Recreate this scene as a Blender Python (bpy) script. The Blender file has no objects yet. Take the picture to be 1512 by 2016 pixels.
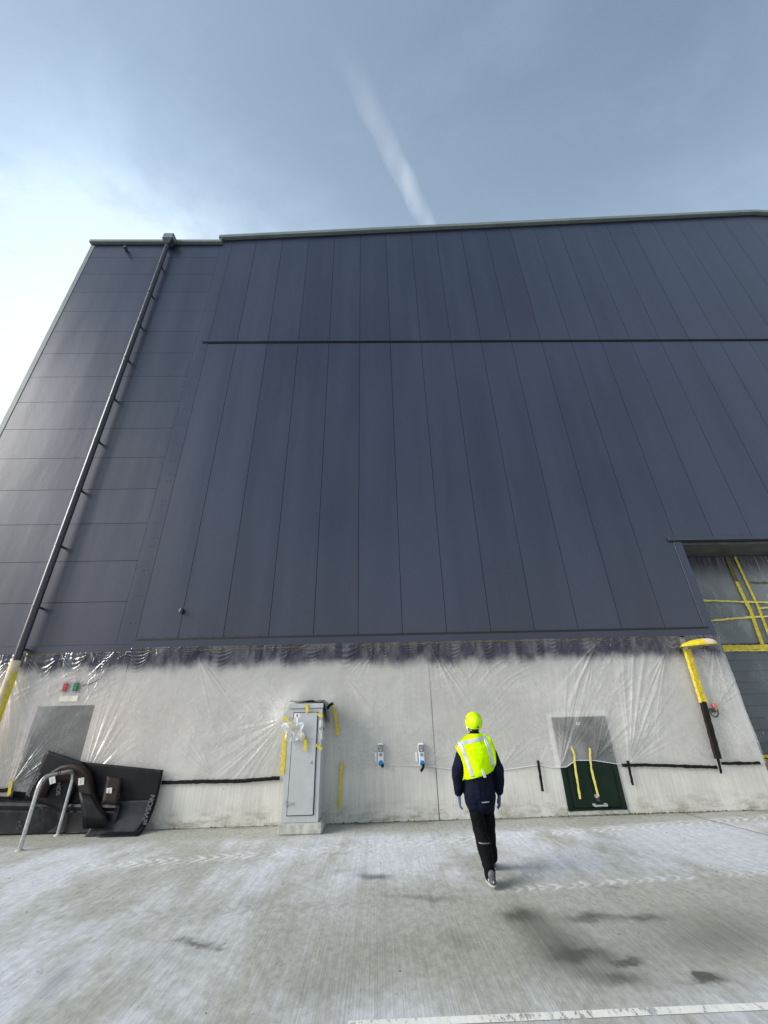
import bpy, bmesh, math, random
import numpy as np
from mathutils import Vector, Matrix
from mathutils.bvhtree import BVHTree
random.seed(7); rng = np.random.default_rng(7)
S = bpy.context.scene
COL = S.collection

# ------------------------------------------------------------------ camera
F_PX, YAW, PIT, ROL, CAM_H, CAM_D, CAM_X = 780.23, .025095, .45745, .025643, 1.921, 9.2042, .4216
def v3(*a): return np.array(a, float)
_r = v3(math.cos(YAW), -math.sin(YAW), 0)
FW = v3(math.sin(YAW)*math.cos(PIT), math.cos(YAW)*math.cos(PIT), math.sin(PIT))
_u = v3(-math.sin(YAW)*math.sin(PIT), -math.cos(YAW)*math.sin(PIT), math.cos(PIT))
RT = math.cos(ROL)*_r - math.sin(ROL)*_u
UP = math.sin(ROL)*_r + math.cos(ROL)*_u
ORG = v3(CAM_X, -CAM_D, CAM_H)
cd = bpy.data.cameras.new('camera'); cam = bpy.data.objects.new('camera', cd); COL.objects.link(cam)
cd.sensor_fit = 'VERTICAL'; cd.sensor_height = 36; cd.sensor_width = 27; cd.lens = F_PX/2016*36
cd.clip_start = .1; cd.clip_end = 30000
M = Matrix(((RT[0], UP[0], -FW[0], ORG[0]), (RT[1], UP[1], -FW[1], ORG[1]), (RT[2], UP[2], -FW[2], ORG[2]), (0, 0, 0, 1)))
cam.matrix_world = M
S.camera = cam
def ray(x, y): return FW + RT*(x-756)/F_PX + UP*(1008-y)/F_PX
def W(x, y, Y=0.):                    # survey of the photo: point on the upright plane at depth Y
    d = ray(x, y); return ORG + d*((Y-ORG[1])/d[1])
def G(x, y, Z=0.):                    # point on the ground
    d = ray(x, y); return ORG + d*((Z-ORG[2])/d[2])

# ------------------------------------------------------------------ light
SUN = v3(-.86, -.28, .42); SUN /= np.linalg.norm(SUN)
SUN_EL, SUN_AZ = math.asin(SUN[2]), math.atan2(SUN[0], SUN[1])
sd = bpy.data.lights.new('sun', 'SUN'); sd.energy = 2.4; sd.angle = math.radians(34); sd.color = (1, .97, .93)
so = bpy.data.objects.new('sun', sd); COL.objects.link(so)
so.rotation_euler = Vector(SUN).to_track_quat('Z', 'Y').to_euler()
S.view_settings.view_transform = 'Standard'; S.view_settings.look = 'None'
S.view_settings.gamma = 1; S.view_settings.use_curve_mapping = False
S.view_settings.exposure = 0.9

# ------------------------------------------------------------------ node helpers
class T:
    """thin operator layer over math nodes"""
    def __init__(s, nt, k): s.nt, s.k = nt, k
    def _m(s, op, *a):
        n = s.nt.nodes.new('ShaderNodeMath'); n.operation = op
        for i, b in enumerate((s,)+a):
            if isinstance(b, T): s.nt.links.new(b.k, n.inputs[i])
            else: n.inputs[i].default_value = b
        return T(s.nt, n.outputs[0])
    def __add__(s, o): return s._m('ADD', o)
    __radd__ = __add__
    def __mul__(s, o): return s._m('MULTIPLY', o)
    __rmul__ = __mul__
    def __sub__(s, o): return s._m('SUBTRACT', o)
    def __rsub__(s, o): return (s*-1.)+o
    def __truediv__(s, o): return s._m('DIVIDE', o)
    def pw(s, o): return s._m('POWER', o)
    def sin(s): return s._m('SINE')
    def abs(s): return s._m('ABSOLUTE')
    def mx(s, o): return s._m('MAXIMUM', o)
    def mn(s, o): return s._m('MINIMUM', o)
    def exp(s): return s._m('EXPONENT')
    def ss(s, a, b, lo=0., hi=1.):
        n = s.nt.nodes.new('ShaderNodeMapRange'); n.interpolation_type = 'SMOOTHSTEP'
        s.nt.links.new(s.k, n.inputs[0])
        for i, q in zip((1, 2, 3, 4), (a, b, lo, hi)): n.inputs[i].default_value = q
        return T(s.nt, n.outputs[0])
def pos(nt):
    g = nt.nodes.new('ShaderNodeNewGeometry'); return g.outputs['Position']
def sep(nt, v):
    n = nt.nodes.new('ShaderNodeSeparateXYZ'); nt.links.new(v, n.inputs[0]); return [T(nt, o) for o in n.outputs]
def comb(nt, *a):
    n = nt.nodes.new('ShaderNodeCombineXYZ')
    for i, b in enumerate(a):
        if isinstance(b, T): nt.links.new(b.k, n.inputs[i])
        else: n.inputs[i].default_value = b
    return n.outputs[0]
def noise(nt, v, sc=(1, 1, 1), detail=4, rough=.55, dist=0.):
    m = nt.nodes.new('ShaderNodeVectorMath'); m.operation = 'MULTIPLY'
    nt.links.new(v, m.inputs[0]); m.inputs[1].default_value = sc
    n = nt.nodes.new('ShaderNodeTexNoise'); n.inputs['Scale'].default_value = 1
    n.inputs['Detail'].default_value = detail; n.inputs['Roughness'].default_value = rough; n.inputs['Distortion'].default_value = dist
    nt.links.new(m.outputs[0], n.inputs['Vector']); return T(nt, n.outputs['Fac'])
def mixc(nt, f, a, b):
    n = nt.nodes.new('ShaderNodeMix'); n.data_type = 'RGBA'
    if isinstance(f, T): nt.links.new(f.k, n.inputs[0])
    else: n.inputs[0].default_value = f
    for i, c in ((6, a), (7, b)):
        if isinstance(c, tuple): n.inputs[i].default_value = (*c, 1) if len(c) == 3 else c
        else: nt.links.new(c, n.inputs[i])
    return n.outputs[2]
def comb1(nt, c):
    n = nt.nodes.new('ShaderNodeMath'); n.operation = 'DIVIDE'; n.inputs[0].default_value = 1.; nt.links.new(c.k, n.inputs[1]); return n.outputs[0]
def bump(nt, h, strength=.3, dist=.01):
    b = nt.nodes.new('ShaderNodeBump'); b.inputs['Strength'].default_value = strength; b.inputs['Distance'].default_value = dist
    nt.links.new(h.k, b.inputs['Height']); return b.outputs[0]
def newmat(name):
    m = bpy.data.materials.new(name); m.use_nodes = True
    return m, m.node_tree, m.node_tree.nodes['Principled BSDF']
def setc(nt, p, inp, c):
    if isinstance(c, tuple): p.inputs[inp].default_value = (*c, 1)
    elif isinstance(c, T): nt.links.new(c.k, p.inputs[inp])
    elif isinstance(c, (int, float)): p.inputs[inp].default_value = c
    else: nt.links.new(c, p.inputs[inp])
def plain(name, c, rough=.5, metal=0., var=.12, sc=9., bmp=0., spec=.5, dirt=None, bsc=5., bd=.005):
    m, nt, p = newmat(name); v = pos(nt)
    n = noise(nt, v, (sc, sc, sc), 5, .6)
    hi = tuple(min(1, q*(1+var)) for q in c); lo = tuple(q*(1-var) for q in c)
    col = mixc(nt, n.ss(.3, .7), lo, hi)
    if dirt:
        col = mixc(nt, noise(nt, v, (sc*.4,)*3, 6, .7).ss(.52, .72)*.7, col, dirt)
    setc(nt, p, 'Base Color', col); setc(nt, p, 'Roughness', n.ss(.2, .8, rough-.08, rough+.08))
    p.inputs['Metallic'].default_value = metal; p.inputs['Specular IOR Level'].default_value = spec
    if bmp: setc(nt, p, 'Normal', bump(nt, noise(nt, v, (sc*bsc,)*3, 4), bmp, bd))
    return m

# ------------------------------------------------------------------ sky
wd = bpy.data.worlds.new('World'); S.world = wd; wd.use_nodes = True
nt = wd.node_tree; bg = nt.nodes['Background']
sky = nt.nodes.new('ShaderNodeTexSky'); sky.sky_type = 'NISHITA'; sky.sun_disc = False
sky.sun_elevation = SUN_EL; sky.sun_rotation = SUN_AZ; sky.air_density = 1.2; sky.dust_density = 2.5; sky.ozone_density = 2.5
tc = nt.nodes.new('ShaderNodeTexCoord'); dirv = tc.outputs['Generated']
dx, dy, dz = sep(nt, dirv)
def dotd(c): return dx*c[0]+dy*c[1]+dz*c[2]
GL = v3(-.45, .78, .43); GL /= np.linalg.norm(GL)
gd = dotd(GL)
wide = gd.ss(.15, .98); glow = gd.ss(.80, .97)   # the veil of high cloud is brightest low on the left, beyond the roof
zc = dz.mx(.08)
plane = comb(nt, dx/zc+3.7, dy/zc+1.3, 0.)       # clouds lie on a layer overhead
n1 = noise(nt, plane, (.9, 1.5, 1), 7, .55, .5)
n2 = noise(nt, plane, (3.0, 4.4, 1), 7, .62, .4)
n3 = noise(nt, plane, (9., 12., 1), 5, .6)
wisp = n1*.5+n2*.35+n3*.15
veil = n1.ss(.30, .80)*.07 + n2.ss(.45, .75)*.05 + .10
band = dz.ss(.985, .62)*.30                # thin haze thickening away from the zenith
cloud = (veil + band + wide*.24 + glow*(wisp.ss(.32, .68)*.50+.27) + gd.ss(.72, .90)*wisp.ss(.36, .70)*.50).mn(.98)
SKYK = .068
white = mixc(nt, glow, (5.9, 7.6, 9.3), (8.2, 8.8, 9.2))
bgcol = mixc(nt, cloud, sky.outputs[0], white)
haze_fill = (1.-dz.mx(0.)).pw(3.2)*.80  # horizon haze mostly out of view, strengthened and warmed to light wall and cladding
bgcol = mixc(nt, haze_fill, bgcol, (9.5, 8.9, 7.9))
nt.links.new(bgcol, bg.inputs['Color']); bg.inputs['Strength'].default_value = SKYK

# ------------------------------------------------------------------ object helpers
def link(name, me, mat, parent=None, smooth=False):
    o = bpy.data.objects.new(name, me); COL.objects.link(o)
    if mat is not None:
        for m in (mat if isinstance(mat, (list, tuple)) else [mat]): me.materials.append(m)
    if parent is not None: o.parent = parent
    if smooth: me.polygons.foreach_set('use_smooth', [True]*len(me.polygons))
    return o
def tag(o, label=None, cat=None, group=None, kind=None):
    if label: o['label'] = label
    if cat: o['category'] = cat
    if group: o['group'] = group
    if kind: o['kind'] = kind
    return o
def thing(name, label, cat, loc=(0, 0, 0), group=None):
    o = bpy.data.objects.new(name, None); o.location = loc; COL.objects.link(o); o.empty_display_size = .1
    return tag(o, label, cat, group)
class MB:
    """collects shapes, given in world coordinates, into one mesh"""
    def __init__(s): s.v, s.f, s.sm = [], [], []
    def add(s, vs, fs):
        b = len(s.v); s.v += [tuple(map(float, p)) for p in vs]; s.f += [tuple(i+b for i in q) for q in fs]; return s
    def box(s, x0, x1, y0, y1, z0, z1):
        return s.add([(x0, y0, z0), (x1, y0, z0), (x1, y1, z0), (x0, y1, z0), (x0, y0, z1), (x1, y0, z1), (x1, y1, z1), (x0, y1, z1)],
                     [(0, 3, 2, 1), (4, 5, 6, 7), (0, 1, 5, 4), (1, 2, 6, 5), (2, 3, 7, 6), (3, 0, 4, 7)])
    def prism(s, poly, y0, y1):            # polygon in XZ (counter-clockwise seen from -Y), extruded in Y
        n = len(poly)
        return s.add([(x, y0, z) for x, z in poly]+[(x, y1, z) for x, z in poly],
                     [tuple(range(n)), tuple(range(2*n-1, n-1, -1))]+[(i, i+n, (i+1) % n+n, (i+1) % n) for i in range(n)])
    def tube(s, pts, r, n=12, cap=True):
        pts = [np.array(p, float) for p in pts]; rr = r if isinstance(r, (list, tuple)) else [r]*len(pts)
        vs = []; a0 = None
        for i, p in enumerate(pts):
            t = pts[min(i+1, len(pts)-1)]-pts[max(i-1, 0)]; t /= np.linalg.norm(t)+1e-9
            if a0 is None: a0 = np.cross(t, (0, 0, 1) if abs(t[2]) < .9 else (1, 0, 0))
            a = a0-t*(a0@t); a /= np.linalg.norm(a); a0 = a; b = np.cross(t, a)
            vs += [p+(a*math.cos(k*2*math.pi/n)+b*math.sin(k*2*math.pi/n))*rr[i] for k in range(n)]
        fs = [(i*n+k, i*n+(k+1) % n, (i+1)*n+(k+1) % n, (i+1)*n+k) for i in range(len(pts)-1) for k in range(n)]
        if cap: fs += [tuple(range(n-1, -1, -1)), tuple((len(pts)-1)*n+k for k in range(n))]
        return s.add(vs, fs)
    def grid(s, A):                        # A: (n, m, 3) array
        n, m, _ = A.shape
        return s.add(A.reshape(-1, 3), [(i*m+j, i*m+j+1, (i+1)*m+j+1, (i+1)*m+j) for i in range(n-1) for j in range(m-1)])
    def mesh(s, name, origin=(0, 0, 0)):
        me = bpy.data.meshes.new(name); o = np.array(origin)
        me.from_pydata([tuple(np.array(p)-o) for p in s.v], [], s.f); me.update(); return me
    def build(s, name, mat, parent=None, smooth=False, bevel=0., origin=None, seg=2):
        if origin is None:
            origin = np.array(parent_loc(parent)) if parent is not None else np.zeros(3)
        me = s.mesh(name, origin)
        if bevel:
            bm = bmesh.new(); bm.from_mesh(me)
            bmesh.ops.bevel(bm, geom=[e for e in bm.edges if e.is_manifold and e.calc_face_angle(0) > .5], offset=bevel, segments=seg, affect='EDGES', clamp_overlap=True)
            bm.to_mesh(me); bm.free()
        o = link(name, me, mat, parent, smooth)
        if parent is None: o.location = origin
        return o
def parent_loc(o):
    l = np.zeros(3)
    while o is not None: l += np.array(o.location); o = o.parent
    return l
def auto_smooth(o, ang=.6):
    me = o.data; bm = bmesh.new(); bm.from_mesh(me)
    for f in bm.faces: f.smooth = True
    for e in bm.edges: e.smooth = not (e.is_manifold and e.calc_face_angle(0) > ang)
    bm.to_mesh(me); bm.free(); return o

# ------------------------------------------------------------------ materials
def mat_cladding():
    m, nt, p = newmat('dark cladding paint'); v = pos(nt)
    oi = nt.nodes.new('ShaderNodeObjectInfo'); rnd = T(nt, oi.outputs['Random'])
    st = noise(nt, v, (1.6, 1, .13), 4, .5); cl = noise(nt, v, (.35, .35, .22), 3, .5)
    k = st*.50+cl*.35+rnd*.15
    col = mixc(nt, k.ss(.36, .64), (.0145, .0205, .042), (.024, .0315, .059))
    setc(nt, p, 'Base Color', col); setc(nt, p, 'Roughness', (cl*.10+st*.16+.17))
    p.inputs['Specular IOR Level'].default_value = .68
    fine = noise(nt, v, (150, 150, 150), 2)*.12+noise(nt, v, (2.4, 2.4, .8), 3)*1.6
    setc(nt, p, 'Normal', bump(nt, fine, .16, .012)); return m
def mat_concrete_wall():
    m, nt, p = newmat('broomed precast concrete'); v = pos(nt); x, y, z = sep(nt, v)
    br = noise(nt, v, (75, 75, 1.3), 3, .6); br2 = noise(nt, v, (26, 26, .6), 3, .6)
    cl = noise(nt, v, (.8, .8, .8), 5, .6)
    base = mixc(nt, cl.ss(.3, .7), (.55, .535, .49), (.70, .685, .635))
    pink = mixc(nt, cl.ss(.3, .7), (.62, .53, .475), (.73, .645, .585))
    col = mixc(nt, (x+noise(nt, v, (.6, .6, .9), 3)*3.).ss(-4.2, -1.2), pink, base)
    col = mixc(nt, (br*.65+br2*.35).ss(.40, .66, .0, .30), col, (.27, .265, .245))
    blow = noise(nt, v, (24, 24, 30), 3, .7); zone = noise(nt, v, (1.1, 1.1, 1.6), 3)
    holes = blow.ss(.63, .70)*zone.ss(.46, .60)*(x*-1.).ss(-6., 1., .35, 1.)
    col = mixc(nt, holes*.75, col, (.09, .085, .08))
    mot = noise(nt, v, (7, 7, 11), 6, .72).ss(.40, .66)*z.ss(.5, 1.2, .25, 1.)
    col = mixc(nt, mot*.22, col, (.30, .28, .26))
    lowd = z.ss(.42, .02)*noise(nt, v, (3, 3, 9), 5, .7).ss(.42, .68)
    col = mixc(nt, lowd*.65, col, (.20, .195, .13))
    setc(nt, p, 'Base Color', col); p.inputs['Roughness'].default_value = .86; p.inputs['Specular IOR Level'].default_value = .25
    setc(nt, p, 'Normal', bump(nt, br*1.+br2*.5-holes*.8, .45, .006)); return m
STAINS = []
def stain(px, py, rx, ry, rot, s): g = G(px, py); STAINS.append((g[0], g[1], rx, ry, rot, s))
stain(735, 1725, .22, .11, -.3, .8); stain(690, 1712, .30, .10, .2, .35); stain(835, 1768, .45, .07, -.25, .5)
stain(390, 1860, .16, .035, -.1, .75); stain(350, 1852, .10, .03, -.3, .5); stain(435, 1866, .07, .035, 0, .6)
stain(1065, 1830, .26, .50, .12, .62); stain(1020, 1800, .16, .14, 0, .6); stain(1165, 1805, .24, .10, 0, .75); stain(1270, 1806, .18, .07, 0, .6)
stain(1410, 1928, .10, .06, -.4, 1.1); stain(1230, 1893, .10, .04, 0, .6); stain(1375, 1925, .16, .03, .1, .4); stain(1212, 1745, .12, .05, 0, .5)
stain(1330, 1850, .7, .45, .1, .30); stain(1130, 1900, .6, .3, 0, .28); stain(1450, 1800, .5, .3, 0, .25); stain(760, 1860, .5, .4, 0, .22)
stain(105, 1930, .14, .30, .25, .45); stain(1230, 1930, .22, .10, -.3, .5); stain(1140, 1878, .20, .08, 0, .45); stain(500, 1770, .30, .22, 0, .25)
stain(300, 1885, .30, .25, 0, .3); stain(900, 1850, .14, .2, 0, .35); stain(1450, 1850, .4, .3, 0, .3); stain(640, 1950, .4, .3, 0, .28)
def mat_ground():
    m, nt, p = newmat('broomed yard concrete'); v = pos(nt); x, y, z = sep(nt, v)
    broom = noise(nt, v, (62, .55, 1), 3, .65); broom2 = noise(nt, v, (19, .35, 1), 4, .65)
    big = noise(nt, v, (.55, .33, 1), 5, .62, .4); mid = noise(nt, v, (2.4, 1.1, 1), 5, .62); fine = noise(nt, v, (16, 9, 1), 4, .7)
    # dusty film of washed-out cement against bare greenish concrete
    wob = (mid-.5)*.55
    nearwall = (y+wob).ss(-1.05, -.55)
    mids = (1.-((y+wob*1.4+3.95)*.72).abs().ss(.45, 1.05))*(x+wob*3.).ss(-1.6, 1.1)
    dust = (big*.66+mid*.34+(broom2-.5)*.20).ss(.40, .57)
    dust = (dust*.85+.15)*(1.-nearwall*.85)*(1.-mids.mx(0.)*.85)
    left = (x*-1.).ss(3.6, 5.3)*(y+.18*x).ss(-1.95, -1.75)
    dust = dust*(1.-left*.9)
    bare = mixc(nt, fine.ss(.3, .7), (.28, .278, .225), (.40, .397, .34))
    dusty = mixc(nt, fine.ss(.3, .7), (.51, .525, .55), (.66, .675, .705))
    col = mixc(nt, dust, bare, dusty)
    # tyre tread prints pressed in the dust
    def track(px0, py0, px1, py1, w, freq, xa, xb):
        a, b = G(px0, py0), G(px1, py1); k = (b[1]-a[1])/(b[0]-a[0])
        d = y-(x-float(a[0]))*float(k)-float(a[1])
        band = 1.-(d.abs()*(1/w)).ss(.55, 1.)
        saw = ((x*freq+d.abs()*freq*1.1+(mid-.5)*2.2+(fine-.5)*.9)*6.2832).sin().ss(-.3, .8)
        return band*saw*x.ss(xa, xa+.6)*(1.-x.ss(xb-.8, xb))*mid.ss(.32, .54)*fine.ss(.22, .55)
    t1 = track(700, 1668, 1240, 1628, .20, 5.5, -4., 9.)
    t2 = track(400, 1795, 640, 1782, .13, 5.0, -2.6, .6)
    t3 = track(1000, 1752, 1400, 1722, .11, 6.0, 1.6, 6.)
    t4 = track(850, 1855, 1160, 1850, .20, 5.5, .4, 3.)
    col = mixc(nt, (t1*.85+t3*.65).mn(1.), col, (.70, .715, .74))
    col = mixc(nt, (t2*.40+t4*.30).mn(1.), col, (.22, .225, .20))
    col = mixc(nt, (broom*.6+broom2*.4).ss(.42, .64, 0., .26), col, (.17, .172, .15))
    long_ = noise(nt, v, (7., .10, 1), 4, .6)
    col = mixc(nt, long_.ss(.52, .72, 0., .22), col, (.24, .24, .215))
    contact_shade = (y.ss(-.16, -.01)*.75).mn(1.)*noise(nt, v, (2.5, 9, 1), 4).ss(.25, .6)  # contact shade along the wall foot, painted into the ground colour
    col = mixc(nt, contact_shade, col, (.085, .083, .062))
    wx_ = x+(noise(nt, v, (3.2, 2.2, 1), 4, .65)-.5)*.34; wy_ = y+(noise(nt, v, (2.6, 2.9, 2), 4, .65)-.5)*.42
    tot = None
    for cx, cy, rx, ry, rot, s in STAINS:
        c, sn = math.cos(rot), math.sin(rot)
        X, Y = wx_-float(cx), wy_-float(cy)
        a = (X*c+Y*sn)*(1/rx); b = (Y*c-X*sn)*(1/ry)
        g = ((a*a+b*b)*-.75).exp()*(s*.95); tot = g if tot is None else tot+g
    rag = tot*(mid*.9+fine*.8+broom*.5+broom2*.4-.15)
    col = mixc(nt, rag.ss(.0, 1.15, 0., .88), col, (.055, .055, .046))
    vo = nt.nodes.new('ShaderNodeTexVoronoi'); vo.feature = 'DISTANCE_TO_EDGE'; vo.inputs['Scale'].default_value = 1.
    nt.links.new(comb(nt, x*.55+(mid-.5)*1.1, y*.42+(fine-.5)*.12+(big-.5)*1.4, 0.), vo.inputs['Vector'])
    crack = (1.-T(nt, vo.outputs['Distance']).ss(.0, .006))*big.ss(.46, .58)*.45
    col = mixc(nt, crack, col, (.13, .13, .115))
    spots = noise(nt, v, (45, 40, 1), 2, .5).ss(.68, .73)
    col = mixc(nt, spots*.5, col, (.10, .10, .09))
    moss = y.ss(-.42, -.02)*noise(nt, v, (1.1, 4, 1), 5, .7).ss(.44, .64)
    col = mixc(nt, moss*.7, col, (.125, .125, .065))
    setc(nt, p, 'Base Color', col); p.inputs['Roughness'].default_value = .82; p.inputs['Specular IOR Level'].default_value = .3
    setc(nt, p, 'Normal', bump(nt, broom*.9+broom2*.4+fine*.3, .42, .006)); return m
def mat_film(name, spray=None, body=.30, tint=(.87, .86, .835), patch=.28):
    """thin masking film: mostly clear, milky where it lies double, dark where paint mist settled"""
    m, nt, p = newmat(name); v = pos(nt); x, y, z = sep(nt, v); nd = nt.nodes
    a0 = noise(nt, v, (.8, .8, .55), 4, .5, .3).ss(.42, .70)*patch + noise(nt, v, (3, 3, 5), 4).ss(.3, .8)*.06 + body
    lw = nd.new('ShaderNodeLayerWeight'); lw.inputs[0].default_value = .5
    cosv = (1.-T(nt, lw.outputs['Facing'])).mx(.11)
    a = 1.-((1.-a0).pw(T(nt, comb1(nt, cosv))))     # longer way through a slanting film
    col = mixc(nt, 0., tint, tint)
    if spray:
        z0, z1 = spray
        edge = z + (noise(nt, v, (1.3, 1.3, 1.0), 4, .6)-.5)*.50 + (noise(nt, v, (11, 11, 2.2), 3)-.5)*.08
        sp = edge.ss(z0, z1)
        sp = sp*(noise(nt, v, (5, 5, 1.6), 4, .6).ss(.22, .62)*.16+.84)
        mist = (edge-.05).ss(z0-.75, z1-.1)*.22
        a = a+mist*(1.-a)*.6; sp = sp.mx(mist)
        col = mixc(nt, sp, tint, (.066, .066, .092)); a = (a*(1.-sp)+sp*.94)
    a = a.mn(.97)
    dif = nd.new('ShaderNodeBsdfDiffuse'); nt.links.new(col, dif.inputs[0])
    trl = nd.new('ShaderNodeBsdfTranslucent'); nt.links.new(col, trl.inputs[0])
    mx1 = nd.new('ShaderNodeMixShader'); mx1.inputs[0].default_value = .22
    nt.links.new(dif.outputs[0], mx1.inputs[1]); nt.links.new(trl.outputs[0], mx1.inputs[2])
    tr = nd.new('ShaderNodeBsdfTransparent'); tr.inputs[0].default_value = (.97, .97, .97, 1)
    mx2 = nd.new('ShaderNodeMixShader'); nt.links.new(a.k, mx2.inputs[0])
    nt.links.new(tr.outputs[0], mx2.inputs[1]); nt.links.new(mx1.outputs[0], mx2.inputs[2])
    gl = nd.new('ShaderNodeBsdfGlossy'); gl.inputs['Roughness'].default_value = .38
    fr = nd.new('ShaderNodeFresnel'); fr.inputs[0].default_value = 1.30
    nb = bump(nt, noise(nt, v, (28, 28, 34), 3, .6)*.6+noise(nt, v, (9, 9, 12), 3, .5), .22, .01)
    for q in (dif, trl, gl, fr): nt.links.new(nb, q.inputs['Normal'])
    mx3 = nd.new('ShaderNodeMixShader'); nt.links.new((T(nt, fr.outputs[0])*.38).k, mx3.inputs[0])
    nt.links.new(mx2.outputs[0], mx3.inputs[1]); nt.links.new(gl.outputs[0], mx3.inputs[2])
    nt.links.new(mx3.outputs[0], nd['Material Output'].inputs[0]); return m
def mat_worn_paint(name, c, thr=.47, sc=(30, 9, 1)):
    m, nt, p = newmat(name); v = pos(nt)
    n = noise(nt, v, sc, 5, .7)*.6+noise(nt, v, (5, 5, 1), 4)*.4
    setc(nt, p, 'Base Color', mixc(nt, n.ss(.4, .7), tuple(q*.8 for q in c), c)); p.inputs['Roughness'].default_value = .7
    setc(nt, p, 'Alpha', n.ss(thr-.06, thr+.03)); return m
def mat_tape(name, c, rough=.45, alpha=1., var=.2, spec=.3):
    m, nt, p = newmat(name); v = pos(nt)
    n = noise(nt, v, (22, 22, 22), 4, .6); n2 = noise(nt, v, (130, 130, 18), 2)
    setc(nt, p, 'Base Color', mixc(nt, n.ss(.3, .7), tuple(q*(1-var) for q in c), c)); p.inputs['Roughness'].default_value = rough
    setc(nt, p, 'Normal', bump(nt, n+n2*.4, .35, .006)); p.inputs['Alpha'].default_value = alpha; p.inputs['Specular IOR Level'].default_value = spec; return m

CLAD = mat_cladding()
TRIM = plain('dark folded trim', (.043, .048, .062), .42, var=.1, sc=3)
GAP = plain('dark joint backing', (.006, .006, .008), .8)
SLOT = plain('shadow gap and gasket black', (.008, .008, .011), .7)  # near-black for gaps and gasket, also the painted shadow line under the copings
COPE = plain('grey metal coping', (.15, .178, .172), .5, .0, var=.1, sc=2)
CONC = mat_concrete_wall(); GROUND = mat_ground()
BLACK = mat_tape('black cloth tape', (.007, .007, .007), .6, spec=.2)
YEL = mat_tape('yellow masking tape', (.74, .60, .05), .5, var=.3)
YELP = mat_tape('pale yellow masking tape', (.78, .68, .16), .5)
OLIVE = mat_tape('overspray-dusted yellow tape', (.17, .135, .035), .6, var=.5)
STEEL = plain('galvanised steel', (.50, .51, .52), .38, .7, var=.18, sc=30)
PIPE = plain('anthracite pipe', (.030, .034, .043), .3, .0, var=.1)
PP = plain('black plastic sheet', (.005, .0055, .008), .5, var=.3, sc=4, bmp=.08, spec=.2, dirt=(.034, .036, .041))
PPT = plain('shiny black plastic trough', (.006, .0065, .009), .36, var=.3, sc=4, bmp=.08, spec=.45, dirt=(.03, .032, .037))
PPD = plain('dusty black plastic sheet', (.017, .0185, .023), .5, var=.35, sc=7, bmp=.08, spec=.3, dirt=(.045, .048, .056))
PPB = plain('brown-black plastic sheet', (.021, .0135, .0095), .55, var=.3, sc=5, bmp=.08, spec=.18, dirt=(.030, .024, .020))
PRINT = plain('grey printing', (.08, .085, .10), .6)
WHITE = plain('white plastic', (.72, .73, .74), .4, var=.05)
PAPER = plain('white paper', (.74, .74, .72), .8, var=.05, sc=40)
CARD = plain('cream paper wrap', (.60, .50, .33), .7, var=.2, sc=6, dirt=(.30, .22, .10))
CAB = plain('grey cabinet enamel', (.44, .455, .46), .38, var=.05, sc=5, dirt=(.36, .37, .37))
PAD = plain('cast concrete', (.44, .445, .40), .85, var=.22, sc=10, bmp=.4, dirt=(.24, .24, .17))
GREEN = plain('dark green door paint', (.005, .017, .0095), .4, var=.2, sc=4, spec=.22)
DOORP = plain('brown-grey door paint', (.13, .095, .065), .5, var=.25, sc=5)
DGREY = plain('dark grey plastic', (.045, .05, .055), .4)
MGREY = plain('mid grey plastic', (.24, .25, .26), .35)

# ------------------------------------------------------------------ ground
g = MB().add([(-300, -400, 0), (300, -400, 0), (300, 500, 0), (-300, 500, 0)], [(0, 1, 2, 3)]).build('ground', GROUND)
g['kind'] = 'structure'
a, b = G(1352, 1603), G(1512, 1645); dr = (b-a)[:2]
q0, q1 = a[:2]-dr*.1, a[:2]+dr*4
MB().add([(q0[0]-.008, q0[1], .004), (q0[0]+.008, q0[1], .004), (q1[0]+.008, q1[1], .004), (q1[0]-.008, q1[1], .004)], [(0, 1, 2, 3)]).build('slab_joint', plain('dark joint sealant', (.06, .06, .055), .8))['kind'] = 'structure'
a, b = G(690, 2019), G(1512, 1982); k = (b[1]-a[1])/(b[0]-a[0])
xs = np.linspace(a[0]-.02, 9, 60)
A = np.array([[(x, a[1]+k*(x-a[0])-.038, .004) for x in xs], [(x, a[1]+k*(x-a[0])+.038, .004) for x in xs]])
MB().grid(A).build('painted_line', mat_worn_paint('worn white line paint', (.82, .82, .76), .455))['kind'] = 'structure'
del xs

# ------------------------------------------------------------------ warehouse
WH = thing('warehouse', 'tall dark blue grey clad warehouse over a pale concrete base wall', 'warehouse')
XL, XR, XS, XB = -10.2, 22., -4.93, 8.12        # left end, right end, strip between the two cladding fields, bay edge
ZTL = 17.96
def ztop(x): return 18.42+(x+5.28)*(20.26-18.42)/(16.38+5.28) if x < 16.38 else 20.26-(x-16.38)*.083
YC = -.012                                        # face of the cladding
# structural core: solid volumes behind the skin, leaving the recessed bay open
core = MB()
core.box(XL+.02, -5.15, .09, 26, 0, ZTL-.05)
core.prism([(-5.2, 5.6), (XR, 5.6), (XR, ztop(XR)-.1), (16.38, ztop(16.38)-.1), (-5.2, ztop(-5.2)-.1)], .092, 26.2)
core.box(-5.14, XB-.03, .094, 26.1, 0, 5.59)
core.box(XB-.02, XR, 1.06, 26.05, 0, 5.58)
core.build('core_wall', GAP, WH)
gap = .0055
def panel(poly):
    return MB().prism(poly, YC, .085).build('cladding_panel', CLAD, WH)
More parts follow.
